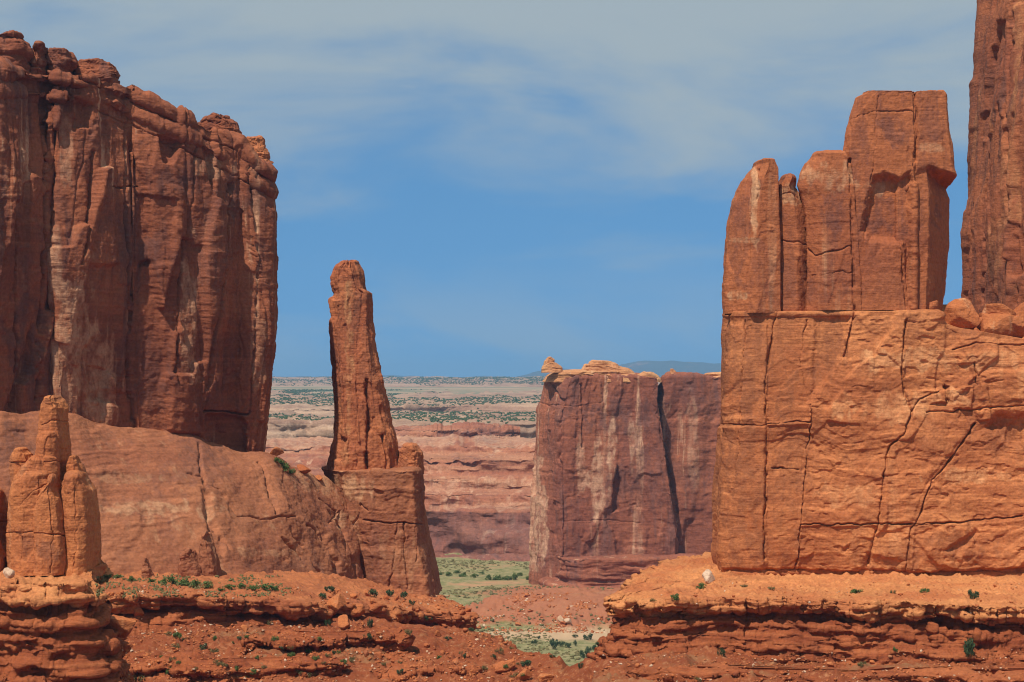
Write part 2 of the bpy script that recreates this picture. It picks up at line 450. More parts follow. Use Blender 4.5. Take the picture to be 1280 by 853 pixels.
M_caprock = rock('ledge_cap_rock', (.50, .20, .075), (.40, .13, .05), streak=.15, patch=.25, bands=.3, varn=(.2, .08, .04), pale=(.6, .38, .2), pale_streak=0, s=.6, bump=.8)
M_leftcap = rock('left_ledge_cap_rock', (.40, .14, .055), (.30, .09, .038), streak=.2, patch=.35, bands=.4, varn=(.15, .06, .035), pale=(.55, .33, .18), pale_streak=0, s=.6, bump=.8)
M_tower = rock('tower_sandstone', (.34, .11, .048), (.26, .08, .04), streak=.8, patch=.5, bands=.1, varn=(.13, .055, .04), pale=(.45, .19, .08), pale_streak=.35, bump=.7)
M_boulder = rock('boulder_rock', (.42, .14, .05), (.34, .10, .038), streak=.2, patch=.3, bands=.2, s=.5, bump=.6)
M_paleboulder = rock('pale_boulder_rock', (.58, .42, .30), (.48, .30, .19), streak=.1, patch=.15, bands=.2, varn=(.3, .15, .09), s=.4, bump=.6)
print('helpers ready')

# ------------------------------------------------------------------ the ground
TERR = [(-300, 150), (-300, 500), (X(300, 470), 470), (X(500, 440), 440), (X(548, 398), 398), (X(592, 360), 360), (X(640, 322), 322), (X(695, 296), 296), (X(722, 278), 278),
        (X(738, 256), 256), (X(756, 270), 270), (X(775, 300), 300), (X(800, 350), 350), (X(900, 420), 420), (400, 460), (400, 150)]


def sdist(x, y, poly):
    return seg_dist(x, y, poly + poly[:1]) * np.where(inside(x, y, poly), 1, -1)


def ground_h(x, y):
    x = np.asarray(x, f4); y = np.asarray(y, f4)
    near = -2 - 40 * sstep(y, 0, 130)
    left = np.interp(y, [0, 215, 250, 270, 284, 296, 307, 330, 360, 400], [0, -47, -45.5, -43.2, -41.4, -39.6, -38.0, -37.8, -44.5, -46])
    left = left - 4.2 * sstep(x, -45, 8) * sstep(y, 262, 318)
    right = np.interp(y, [0, 200, 232, 246, 256, 264, 300, 360], [0, -43.5, -40.6, -38.6, -37.3, -36.8, -39, -44])
    kx = sstep(x, 2, 14)
    tz = left * (1 - kx) + right * kx
    ky = sstep(y, 100, 200)
    a = near * (1 - ky) + tz * ky
    sdv = sdist(x, y, TERR) + 3.0 * fbm(x / 12, y / 12, 3.0, 3)
    drop = np.clip(-sdv, 0, 1e9)
    sl = a - 0.9 * drop
    fl = -110 + 1.2 * fbm(x / 90, y / 90, .5, 3)
    # mound of red debris in front of the butte
    mx, my = X(700, 935), 935.0
    q = np.hypot((x - mx - 6) / 62, (y - my) / 62)
    q = q + .16 * fbm(x / 14, y / 14, 7.7, 4)
    fl = fl + 10 * sstep(q, 1.1, .25)
    qb = np.hypot((x - X(790, 1010)) / 85, (y - 1020) / 60)
    fl = fl + 3.5 * sstep(qb, 1.35, .4)
    near_m = sstep(sdv, -4, 2)
    h = np.maximum(sl, fl)
    # erosion: little strata steps and gullies on the red slopes
    tw = h + 1.3 * fbm(x / 11, y / 11, 1.5, 3)
    st = 2.1
    fr = tw / st - np.floor(tw / st)
    step = (sstep(fr, .25, .62) - fr) * st * .5
    m = sstep(fbm(x / 20, y / 20, 5.0, 2), -.45, .25)
    det = np.where(y < 640, near_m, .35 + .75 * sstep(q, 1.3, .9) * (y > 860)) * np.where((y > 150) | (y < 0), 1, sstep(y, 60, 150))
    h = h + det * m * step * 1.6
    h = h + det * (.8 * fbm(x / 6, y / 6, 2.5, 4) + .36 * fbm(x / 1.5, y / 1.5, 6.5, 4))
    f1, f2, idd = worley(x / 1.15, y / 1.15, 3)
    peb = np.clip(.52 * idd - f1, 0, 1) * sstep(fbm(x / 9, y / 9, 4.0, 3), -.25, .35)
    h = h + det * peb * 1.3
    far = sstep(y, 1275, 1300)
    back = np.interp(y, [1300, 2600, 5200, 9500, 60000], [-104, -62, -20, 10, 12])
    return h * (1 - far) + far * back


ys = np.concatenate([np.linspace(-120, 140, 27)[:-1], np.linspace(140, 232, 30)[:-1], np.linspace(232, 330, 640)[:-1], np.linspace(330, 420, 180)[:-1],
                     np.linspace(420, 700, 70)[:-1], np.linspace(700, 1280, 360)[:-1], np.geomspace(1280, 34000, 90)])
tt = np.concatenate([np.linspace(-2.6, -.29, 40)[:-1], np.linspace(-.29, .29, 1000)[:-1], np.linspace(.29, 2.6, 40)])
GY, GT = np.meshgrid(ys, tt, indexing='ij')
GX = GT * (np.abs(GY) + 40 * np.exp(-np.abs(GY) / 100))
GH = ground_h(GX, GY)


def ground_material():
    m = bpy.data.materials.new('red_earth'); m.use_nodes = True
    t = NT(m.node_tree); bs = t.n['Principled BSDF']; bs.inputs['Roughness'].default_value = .97; bs.inputs['Specular IOR Level'].default_value = .08
    pos = t.new('ShaderNodeNewGeometry').outputs['Position']
    sp = t.new('ShaderNodeSeparateXYZ'); t.l.new(pos, sp.inputs[0])
    n1 = t.noise(pos, .12, 6, .65, .4)
    soil = t.mix(t.ramp(n1, .35, .65), (.265, .078, .032), (.19, .049, .021))
    n2 = t.noise(pos, .8, 6, .7)
    soil = t.mix(t.ramp(n2, .52, .70, 0, .7), soil, (.42, .19, .09))
    n3 = t.noise(t.vmul(pos, (.1, .1, 1.1)), 1.0, 5, .6)
    soil = t.mix(t.ramp(n3, .52, .66, 0, .6), soil, (.21, .05, .02))
    soil = t.mix(t.ramp(t.noise(t.vmul(pos, (.07, .07, .2)), 1.0, 6, .68, .4), .52, .68, 0, .45), soil, (.26, .17, .085))
    n7 = t.noise(pos, 2.6, 5, .7)
    soil = t.mix(t.ramp(n7, .60, .70, 0, .55), soil, (.55, .33, .18))
    soil = t.mix(t.ramp(n7, .40, .30, 0, .55), soil, (.16, .042, .02))
    soil = t.mix(t.ramp(sp.outputs[1], 640, 760, 0, .6), soil, (.38, .155, .085))
    # valley floor: sage flats and pale sand
    n4 = t.noise(t.vmul(pos, (.02, .028, .02)), 1.0, 6, .62, .5)
    n5 = t.noise(pos, .22, 6, .72)
    sage = t.mix(t.ramp(n5, .34, .66), (.125, .135, .05), (.30, .24, .125))
    sand = t.mix(t.ramp(n5, .35, .65), (.44, .25, .14), (.36, .18, .10))
    floor = t.mix(t.ramp(n4, .52, .66), sage, sand)
    wash = t.ramp(t.math('ABSOLUTE', t.math('SUBTRACT', sp.outputs[1], t.math('MULTIPLY_ADD', n4, 40, 842))), 16, 8)
    floor = t.mix(wash, floor, (.42, .28, .17))
    lowz = t.math('MULTIPLY', t.ramp(t.math('ADD', sp.outputs[2], t.math('MULTIPLY', n5, 2.0)), -106.0, -108.0), t.ramp(sp.outputs[1], 690, 760))
    col = t.mix(lowz, soil, floor)
    n6 = t.noise(t.vmul(pos, (.0016, .0026, .001)), 1.0, 6, .6, .6)
    n8 = t.noise(t.vmul(pos, (.006, .012, .001)), 1.0, 6, .7, .3)
    plat = t.mix(t.ramp(n6, .42, .58), (.36, .25, .165), (.20, .18, .115))
    plat = t.mix(t.ramp(n8, .5, .62, 0, .8), plat, (.14, .15, .08))
    col = t.mix(t.ramp(sp.outputs[1], 1290, 1500), col, plat)
    t.l.new(col, bs.inputs['Base Color'])
    b = t.new('ShaderNodeBump'); b.inputs['Strength'].default_value = .8; b.inputs['Distance'].default_value = .3
    t.l.new(t.noise(pos, 1.7, 9, .7), b.inputs['Height']); t.l.new(b.outputs[0], bs.inputs['Normal'])
    return m


M_ground = ground_material()
ground = tag(link('ground', mesh_grid('ground', np.stack([GX, GY, GH], -1)[:, ::1], False), M_ground), kind='structure')

# ------------------------------------------------------------------ far canyon wall and plateau tiers
def stepped(name, prof, wav, px0, px1, nu, D, mat, seed, sub):
    """Terraced rock wall: prof is a list of (Y, py) from foot to rim, swept along a wavy front."""
    pr = np.array(prof, float); pz = Z(pr[:, 1], pr[:, 0])
    pts = np.column_stack([pr[:, 0], pz])
    # parameter by how steep the part is
    seg = np.abs(np.diff(pr[:, 1])) + .003 * np.diff(pr[:, 0]) + .5
    s = np.concatenate([[0], np.cumsum(seg)]); nv = sub
    at = np.linspace(0, s[-1], nv)
    py_, pzz = np.interp(at, s, pts[:, 0]), np.interp(at, s, pts[:, 1])
    tt = np.linspace((px0 - 640) / F, (px1 - 640) / F, nu)
    x = tt * pts[0, 0]
    wy = wav[0] * fbm(x / wav[1] + seed, 0.5, .7, 4, .5)
    Yg = py_[:, None] + wy[None] * (1 - .3 * at[:, None] / s[-1]) + wav[2] * fbm(x[None] / (wav[1] * .6), pzz[:, None] / 22, 3.0 + seed, 3)
    P = np.stack([tt[None] * Yg, Yg, np.repeat(pzz[:, None], nu, 1)], -1)
    u = np.repeat((tt * pts[0, 0])[None], nv, 0)
    P2, a, b = carve(P, normals(P, False), u, P[..., 2], D, seed, False)
    o = link(name, mesh_grid(name, P2, False, True, paint(a, b, D)), mat)
    if D.get('bedtop'):
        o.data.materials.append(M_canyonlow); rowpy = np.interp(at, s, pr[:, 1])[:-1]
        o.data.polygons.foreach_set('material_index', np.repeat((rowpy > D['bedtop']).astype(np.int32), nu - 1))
    return o


D_canyon = dict(bedtop=642, cols=((12, 1.2), (5, .6)), varnish=[(x, 664, 70, 26, .4) for x in (350, 420, 520, 590, 650)] + [(440, 590, 60, 26, .5), (600, 545, 50, 9, .8)], pale=[(x, 553, 90, 7, .5) for x in (400, 520, 640)] + [(560, 606, 120, 7, .4), (620, 634, 70, 6, .35)], big=(3.0, 40), bigz=1.2, plates=((9, 30, 1.3, .05, .4), (4, 9, .7, .06, .2)), bed=((1.8, 7), (1.0, 2.6)), rough=((.6, 6),), warp=3)
cw = stepped('canyon_wall', [(1238, 706), (1244, 697), (1262, 694), (1264, 668), (1268, 640), (1292, 634), (1296, 618), (1318, 612), (1322, 598), (1350, 590), (1354, 574), (1400, 566), (1405, 557), (1480, 553), (1620, 551)],
             (26, 70, 9), 60, 1300, 700, D_canyon, M_canyon, 3, 300)
tag(cw, kind='structure')
M_tier = rock('plateau_rock', (.36, .225, .145), (.27, .155, .105), streak=.2, patch=.2, bands=.8, varn=(.2, .13, .1), pale=(.58, .42, .30), pale_streak=.2, s=4, bandcol=(.44, .29, .19), bump=.4)
D_tier = dict(big=(5, 60), plates=((22, 18, 3, .06, 1.5),), bed=((2.0, 9), (1.0, 3.5)), rough=((1.2, 14),), warp=4)
for k, (nm, pr, px0, px1, sd_) in enumerate([
        ('mesa', [(1640, 556), (1650, 546), (1652, 536), (1668, 533), (1700, 534), (1900, 548)], 475, 650, 5),
        ('mesa', [(1900, 560), (1915, 546), (1920, 530), (2000, 527), (2400, 522), (2900, 517)], 100, 1100, 8),
        ('mesa', [(2950, 524), (2970, 518), (2980, 509), (3100, 506), (4000, 497), (5200, 490)], 60, 1200, 12),
        ('mesa', [(6000, 494), (6040, 488), (6060, 484), (6500, 481), (8200, 474), (9800, 472), (12000, 473)], -100, 1500, 15)]):
    o = stepped(nm, pr, ((24, 110, 10), (70, 170, 14), (160, 300, 20), (300, 700, 40))[k], px0, px1, 420, D_tier if k else D_canyon, M_canyon if k == 0 else M_tier, sd_, 70)
    tag(o, kind='structure')
# blue mountains far beyond
mx = np.linspace(-6000, 9000, 240); mt = np.array([(-6000, 30), (-2600, 60), (-800, 70), (0, 60), (500, 150), (900, 120), (1150, 175), (1450, 245), (1900, 225), (2300, 205), (3200, 190), (5200, 120), (9000, 60)], float)
hm = np.interp(mx, mt[:, 0], mt[:, 1]) + 12 * fbm(mx / 260, .3, .2, 4)
prow = np.array([(21000, 0), (21350, .35), (21700, .7), (22000, 1.0), (22500, .8), (23500, 0)])
MP = np.array([np.column_stack([mx + 60 * fbm(mx / 400, y / 300, .2, 2), np.full(240, y), -20 + (hm + 20) * k + (18 * fbm(mx / 220, y / 220, 1.2, 4) if 0 < k < 1 else 0)]) for y, k in prow])
M_mtn = rock('mountain_rock', (.06, .065, .06), (.045, .055, .045), streak=0, patch=.3, bands=0, s=60, bump=.3)
tag(link('mountains', mesh_grid('mountains', MP, False), M_mtn), kind='structure')
print('terrain ready')

# ------------------------------------------------------------------ far butte
fb = thing('rock_butte', 'distant flat-topped reddish butte standing beyond the green flat in the gap', 'rock butte')
YB = 1050
D_fb = dict(big=(2.2, 26), bigz=3.5, cols=((9, .6), (4, .3)), facets=((11, 45, 2.4, .2), (4.5, 16, 1.0, .2), (2, 6, .4, .2)), bed=((.25, 6), (.15, 2)), rough=((.25, 5),), warp=2.0,
            varnish=[(770, 520, 50, 26, .8), (785, 600, 30, 40, .75), (705, 500, 18, 24, .7), (830, 560, 14, 60, .6), (730, 700, 60, 26, .45), (880, 500, 26, 22, .6), (815, 590, 22, 50, .6)],  # the patch down the cleft paints in the left block's cast shadow
            pale=[(745, 590, 9, 60, .7), (765, 560, 7, 50, .7), (725, 580, 6, 50, .5), (790, 540, 5, 40, .5), (673, 650, 10, 70, .7), (866, 560, 8, 60, .4)],  # the strip at the lower left corner paints in its sunlit facet
            cracks=[([(826, 470), (823, 500), (826, 540), (836, 590), (846, 640)], 2.2, 4), ([(727, 480), (728, 560)], 1.2, 2), ([(690, 480), (703, 500), (700, 560), (706, 650), (700, 735)], 1.6, 2.0),
                    ([(706, 652), (760, 650), (800, 654)], .9, .7), ([(676, 505), (715, 508), (750, 503)], .9, .8)],
            recess=[([(766, 600), (772, 580), (776, 600), (773, 640), (765, 640)], 4, 3)])
bot = [(500, 745), (1100, 745)]
block('cliff', M_far, fb, YB, [(661, 752), (664, 735), (666, 690), (668, 640), (669, 590), (670, 545), (671, 515), (677, 500), (680, 485), (684, 474)],
      [(846, 752), (846, 735), (846, 660), (840, 620), (832, 560), (826, 520), (823, 500), (824, 480), (822, 472)], 60, D_fb, 420, 380,
      plan=[(-1, .3), (-.97, -.3), (-.62, -1), (-.2, -.93), (.2, -.88), (.6, -.9), (.98, -.98), (1, -.6), (1, .8), (.8, 1), (-.9, 1)], seed=4, dome=1.5, smooth=.04)
block('cliff', M_far, fb, YB + 19, [(800, 752), (803, 650), (808, 560), (812, 530), (824, 512), (828, 498), (828, 490), (829, 474)],
      [(1010, 752), (1000, 600), (1000, 472)], 55, D_fb, 300, 300, plan=[(-1, -.9), (-.96, -1), (-.3, -.95), (.3, -.9), (1, -.8), (1, 1), (-.6, 1)], seed=5, dome=1.5, smooth=.05)
# skirt of pale and dark ledges round the foot
block('plinth', M_far, fb, YB - 16, [(668, 760), (672, 735), (690, 728)], [(1010, 760), (1005, 720), (1000, 700)], 60, dict(big=(1.5, 18), bed=((1.6, 3.5), (.9, 1.4)), rough=((.5, 4),)), 300, 80,
      plan=[(-1, 0), (-.9, -.9), (-.2, -1), (.3, -.75), (1, -.9), (1, 1), (-1, 1)], seed=6)
D_cap = dict(big=(.4, 12), bed=((.4, 2.4), (.2, .9)), rough=((.2, 3),), facets=((5, 2, .5, .2),))
block('cap_rock', M_cap, fb, YB + 2, [(678, 476), (681, 471), (686, 467), (694, 465)], [(828, 478), (824, 473), (806, 470), (780, 468)], 50, D_cap, 200, 50, seed=7, dome=1.2)
block('cap_rock', M_cap, fb, YB + 6, [(722, 470), (728, 466), (727, 462), (731, 458)], [(795, 470), (790, 464), (785, 461), (770, 457)], 26, D_cap, 160, 50, seed=8, dome=.8)
block('cap_rock', M_cap, fb, YB + 8, [(731, 459), (733, 456), (738, 453)], [(776, 459), (774, 455), (766, 452)], 14, D_cap, 120, 36, seed=9, dome=.5)
block('cap_rock', M_cap, fb, YB + 10, [(793, 476), (796, 470), (803, 467)], [(826, 478), (823, 471), (815, 467)], 14, D_cap, 100, 36, seed=10, dome=.6)
block('cap_rock', M_cap, fb, YB + 24, [(826, 484), (829, 474), (836, 468)], [(850, 484), (850, 474), (843, 467)], 16, D_cap, 100, 50, seed=11, dome=.6)
block('cap_rock', M_cap, fb, YB + 26, [(842, 480), (856, 472), (880, 470)], [(1000, 482), (990, 474), (930, 468)], 40, D_cap, 160, 50, seed=12, dome=1.2)
br = thing('balanced_rock', 'small stacked knob perched on the left corner of the distant butte', 'rock')
block('boulder', M_cap, br, YB + 6, [(678, 466), (677, 461), (679, 457), (684, 454)], [(703, 466), (702, 460), (699, 456), (694, 454)], 10, D_cap, 110, 40, seed=13, dome=.3)
block('boulder', M_cap, br, YB + 8, [(679, 456), (680, 451), (684, 447)], [(694, 456), (693, 450), (690, 447)], 6, dict(big=(.4, 5), rough=((.25, 2),)), 90, 36, seed=14, dome=.6)
kr = tag(block('small_knob_rock', M_cap, None, YB + 30, [(837, 471), (837, 466), (838, 463)], [(845, 471), (845, 465), (842, 462)], 4, dict(big=(.3, 4), rough=((.25, 2),)), 60, 30, seed=15, dome=.4),
         'tiny knob of rock on the distant butte just right of its dark cleft', 'rock')

# ------------------------------------------------------------------ left butte
lb = thing('rock_butte', 'huge dark red cliff butte with varnish streaks filling the left side', 'rock butte')
def lY(px): return 338 + px * .13
plan_l = [(-170, lY(-170)), (0, lY(0)), (56, lY(56) + 1), (64, lY(64) + 3), (70, lY(70) - .5), (110, lY(110) - 1.5), (158, lY(158)), (163, lY(163) + 1.8), (170, lY(170)), (222, lY(222) - 2.5), (262, lY(262) - 1.5),
          (280, lY(280) + 1.5), (290, lY(290) + 2.5), (318, lY(318) - .3), (333, lY(332) + .5), (337, 386), (337, 396), (325, 420), (250, 440), (60, 445), (-220, 420)]
D_lb = dict(big=(1.0, 14), bigz=5, cols=((10, .7), (3.4, .22)), facets=((6.5, 26, 1.5, .22), (2.6, 11, .6, .2), (1.1, 4, .22, .2)), plates=((4.5, 26, .3, .04, .25),), bed=((.10, 2.6), (.06, .9)), rough=((.12, 3.2), (.06, .8)), warp=1.6,
            cracks=[([(58, 115), (60, 200), (57, 300), (52, 420), (46, 500)], 3.2, 2.2), ([(160, 140), (158, 250), (163, 380), (160, 470), (166, 540)], 1.6, 1.6),
                    ([(240, 180), (235, 290), (222, 400), (218, 480)], 1.6, 1.2), ([(120, 190), (112, 270), (98, 330)], 1.8, 1.4), ([(280, 230), (276, 330), (262, 420), (252, 515)], 2.4, 1.8),
                    ([(252, 514), (310, 517)], 1.4, 1.5), ([(20, 260), (22, 400), (24, 512)], 2.0, 1.2), ([(135, 233), (170, 234)], 1.3, .9), ([(308, 200), (322, 330), (318, 420), (312, 515)], 1.6, 1.2),
                    ([(100, 100), (150, 118), (205, 145), (255, 172), (300, 196), (332, 222)], 1.6, 1.4), ([(0, 92), (60, 104), (110, 128), (170, 160), (230, 190), (290, 222), (335, 245)], 1.2, .7)],
            recess=[([(253, 516), (300, 518), (310, 530), (308, 565), (252, 563)], 1.5, 5), ([(108, 330), (150, 330), (156, 510), (112, 500)], .8, 6), ([(5, 520), (45, 400), (50, 500), (45, 520)], 1.2, 5),
                    ([(168, 240), (220, 250), (215, 330), (172, 335)], .7, 5), ([(95, 120), (118, 130), (116, 160), (96, 160)], 1.6, 4), ([(195, 170), (225, 176), (215, 205), (200, 205)], 1.8, 4), ([(205, 540), (248, 545), (228, 400), (212, 420)], -.9, 5)],
            varnish=[(40, 430, 30, 60, .8), (150, 280, 26, 60, .55), (262, 300, 16, 60, .5), (230, 235, 30, 12, .8), (20, 120, 26, 50, .6), (180, 310, 22, 20, .7), (45, 405, 18, 30, .8), (190, 480, 20, 60, .55), (205, 230, 14, 26, .7), (120, 170, 20, 24, .5), (285, 250, 14, 40, .6), (75, 270, 10, 120, .5)],
            pale=[(90, 420, 26, 90, .75), (120, 470, 30, 60, .65), (236, 400, 12, 80, .6), (70, 330, 8, 60, .6), (260, 210, 22, 16, .45), (85, 190, 12, 40, .45), (320, 450, 8, 90, .45)])


def rim_strata(P, u, v):
    """thin beds weather back under the caprock"""
    nv = len(v)
    x, y, z = P[:nv, :, 0], P[:nv, :, 1], P[:nv, :, 2]
    h = P[nv - 1, :, 2][None] - z
    k = np.interp(h, [0, 1.2, 1.6, 2.6, 3.0, 4.2, 4.8, 6.0, 9], [.9, .9, -1.0, -.6, .3, .5, -.5, -.3, 0]) * sstep(fbm(u[:nv] / 7, h / 6, 2.0, 3), -.7, .3)
    n = normals(P, True)[:nv]
    P[:nv] += n * k[..., None]
    return P


top_l = [(-400, 60), (-60, 82), (0, 86), (60, 92), (100, 98), (122, 96), (150, 108), (200, 131), (250, 153), (300, 183), (318, 203), (334, 214), (345, 216), (500, 220)]
bot_l = [(-400, 520), (0, 522), (90, 527), (150, 541), (245, 556), (330, 578), (345, 582), (500, 590)]
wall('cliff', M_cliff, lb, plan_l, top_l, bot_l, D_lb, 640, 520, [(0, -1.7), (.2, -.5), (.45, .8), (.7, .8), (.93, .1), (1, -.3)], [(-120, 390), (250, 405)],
     lambda q: np.where((q[:, 1] < 392) & (q[:, 0] > -100), 1.0, .12), seed=21, ntop=26, dome=.3, smooth=2.2, rim=rim_strata, yref=lambda p: lY(p) + 2)
D_k = dict(big=(.5, 5), bed=((.35, 1.3), (.2, .5)), rough=((.2, 1.5), (.07, .4)), plates=((2.5, 2.0, .35, .07, .3),))
def lYk(px): return lY(px) + 6
for px_, l_, r_, dp, s_ in [(25, [(-40, 100), (-30, 72), (-34, 52), (-20, 45), (4, 42)], [(54, 100), (48, 84), (52, 62), (46, 50), (30, 43)], 14, 31),
                            (52, [(34, 92), (40, 70), (42, 58), (46, 54)], [(64, 96), (62, 78), (62, 60), (58, 55)], 8, 32),
                            (77, [(58, 100), (60, 82), (57, 70), (62, 62)], [(94, 100), (90, 84), (98, 74), (92, 62)], 9, 33),
                            (116, [(82, 102), (84, 94), (96, 90), (100, 84)], [(152, 108), (150, 99), (148, 90), (140, 85)], 9, 34),
                            (120, [(92, 90), (93, 81), (99, 76), (106, 74)], [(150, 92), (149, 84), (147, 79), (138, 75)], 8, 35),
                            (280, [(252, 165), (250, 155), (254, 147), (266, 144)], [(300, 168), (299, 158), (297, 152), (288, 147)], 8, 36),
                            (322, [(302, 196), (306, 184), (304, 176), (308, 172)], [(337, 202), (336, 192), (333, 183), (327, 172)], 7, 37),
                            (322, [(300, 210), (306, 200), (310, 198)], [(338, 214), (337, 206), (334, 198)], 8, 38)]:
    block('cap_rock', M_cliff if s_ < 37 else M_spire, lb, lYk(px_), l_, r_, dp, D_k, 150, 80, seed=s_, dome=.35)
# slickrock apron: loft between the cliff foot and the terrace
def skirt(name, mat, parent, T, B, D, nu, nv, bulge, seed, wfn=None):
    """Slope between an upper and a lower line of (px, py, Y) points, closed behind."""
    t3 = [(X(a, c), c, Z(b, c)) for a, b, c in T]; b3 = [(X(a, c), c, Z(b, c)) for a, b, c in B]
    both = np.hstack([np.array(t3), np.array(b3)])
    q = resample(both, nu, wfn, True, 2.0)
    T_, B_ = q[:, :3], q[:, 3:]
    v = np.linspace(0, 1, nv)[:, None, None]
    P = B_[None] * (1 - v) + T_[None] * v
    bz = np.sin(v[..., 0] * math.pi) ** .9 * bulge
    bz = bz * (1 - .75 * sstep(640 + B_[:, 0] / B_[:, 1] * F, 330, 440))[None] if bz.ndim == 2 else bz
    n = normals(P, True)
    P = P + n * bz[..., None]
    c = T_.mean(0)
    ins = np.array([T_ + (c - T_) * k for k in (.03, .1, .3, .7)])
    P = np.concatenate([P, ins])
    du = np.linalg.norm(np.diff(B_, axis=0, append=B_[:1]), axis=1)
    u = np.repeat((np.cumsum(du) - du)[None], len(P), 0)
    fade = np.concatenate([np.ones(nv), np.full(4, .3)])[:, None] * np.ones(nu)[None]
    P2, ppx, ppy = carve(P, normals(P, True), u, P[..., 2], D, seed, True, fade)
    return link(name, mesh_grid(name, P2, True, True, paint(ppx, ppy, D), P2[-1].mean(0)), mat, parent)


D_ap = dict(big=(1.1, 18), bigz=1.0, facets=((14, 9, .35, .06), (5, 3.2, .14, .06)), bed=((.12, 1.6), (.06, .5)), rough=((.22, 4), (.06, .6)), warp=2,
            cracks=[([(245, 560), (255, 615), (262, 650), (285, 690)], 2.0, 1.2), ([(255, 610), (272, 612), (300, 640), (330, 645), (365, 648)], 1.2, .8), ([(322, 580), (335, 610), (347, 642)], 1.8, 1.3),
                    ([(363, 660), (380, 690), (395, 715), (405, 735)], 1.6, 1.0), ([(380, 660), (392, 662), (405, 680), (430, 720)], 2.0, 1.2), ([(408, 640), (428, 660), (440, 700), (446, 735)], 2.0, 1.3),
                    ([(398, 625), (420, 640), (432, 665)], 1.5, .9), ([(355, 672), (372, 690), (378, 700)], 1.6, 1.0), ([(232, 596), (250, 600)], 1.2, .7), ([(412, 655), (425, 640), (432, 690)], 1.4, .8)],
            recess=[([(248, 612), (262, 616), (266, 645), (280, 680), (276, 700), (262, 690), (255, 650)], .9, 4), ([(395, 660), (405, 668), (432, 730), (440, 738), (415, 715)], .8, 4)],
            varnish=[(240, 580, 40, 30, .5), (190, 640, 60, 18, .35), (370, 715, 50, 16, .5), (20, 560, 30, 40, .7), (60, 600, 30, 30, .4)],
            pale=[(200, 640, 80, 9, .6), (150, 600, 40, 6, .4), (385, 600, 35, 18, .6), (428, 650, 12, 16, .8), (330, 690, 40, 6, .4)])
skirt('slickrock_apron', M_apron, lb,
      [(-190, 512, 338), (0, 516, lY(0)), (90, 521, lY(90)), (150, 534, lY(150)), (245, 548, lY(245)), (300, 564, lY(300)), (333, 571, lY(332)), (370, 588, 389), (405, 601, 396.5), (430, 612, 399.5), (400, 600, 430), (200, 560, 450), (-250, 540, 430)],
      [(-230, 734, 322), (0, 730, 329), (90, 729, 331), (150, 729, 333), (245, 733, 338), (300, 739, 345), (340, 750, 353), (400, 752, 368), (438, 751, 379), (452, 749, 391), (440, 720, 450), (200, 720, 480), (-290, 740, 450)],
      D_ap, 560, 260, 2.6, 22, lambda q: np.where((q[:, 4] < 421) & (q[:, 3] > -100), 1.0, .1))
def slab(px, py, l_, r_, Y, dp, s_, mat=None, dome=.5):
    return block('slab_flake', mat or M_apron, lb, Y, l_, r_, dp, dict(big=(.4, 3), rough=((.15, 1.2), (.05, .3)), bed=((.08, .6),)), 110, 70, seed=s_, dome=dome)
slab(0, 0, [(222, 728), (222, 705), (226, 694), (232, 690)], [(258, 728), (254, 708), (246, 694), (240, 690)], 331, 7, 41)
slab(0, 0, [(246, 728), (247, 690), (250, 672), (254, 668)], [(277, 728), (273, 700), (268, 680), (262, 670)], 333, 6, 42)
slab(0, 0, [(176, 726), (178, 706), (181, 698)], [(192, 726), (187, 708), (183, 698)], 329, 2.5, 43, dome=.2)
print('left butte ready')

# ------------------------------------------------------------------ spire
sp = thing('rock_spire', 'slender leaning red rock spire on a square sandstone pedestal beside the big cliff', 'rock spire')
YS = 399
D_sp = dict(big=(.3, 6), bigz=3, facets=((3.0, 12, .7, .25), (1.4, 5, .3, .22), (.7, 1.8, .12, .2)), bed=((.10, 2.2), (.06, .8)), rough=((.10, 2.2), (.05, .6)), warp=1.2,
            cracks=[([(458, 475), (461, 520), (459, 585)], 3.0, 2.6), ([(478, 545), (484, 588)], 2.0, 1.8), ([(446, 470), (447, 520), (446, 585)], 1.0, .4)],
            recess=[([(416, 360), (428, 362), (426, 376), (414, 376)], .25, 3), ([(424, 540), (434, 550), (428, 580), (420, 575)], .8, 3)],
            varnish=[(448, 370, 14, 36, .7), (420, 440, 8, 60, .5), (460, 430, 10, 50, .35)], pale=[(435, 440, 6, 90, .5), (430, 570, 10, 20, .4)])
block('pillar', M_spire, sp, YS, [(405, 592), (409, 585), (414, 565), (418, 552), (419, 530), (416, 480), (413, 440), (411, 402), (414, 396), (412, 376), (416, 366), (415, 346), (420, 334), (427, 328)],
      [(504, 592), (502, 586), (496, 560), (487, 520), (478, 480), (470, 440), (467, 400), (465, 366), (458, 362), (455, 350), (451, 338), (446, 329)], [(592, 15), (480, 12), (328, 7)], D_sp, 260, 380,
      plan=[(-1, .2), (-.9, -.4), (-.58, -1), (.1, -1), (.75, -.9), (.97, -.5), (1, .3), (.7, 1), (-.7, 1)], seed=51, dome=.5, smooth=.05)
block('shoulder', M_spire, sp, YS + 1, [(497, 594), (499, 578), (500, 565), (504, 560)], [(529, 594), (528, 580), (527, 566), (522, 559)], 8, dict(big=(.4, 4), rough=((.2, 1.5), (.07, .4)), bed=((.12, .9),)), 140, 90, seed=52, dome=.7)
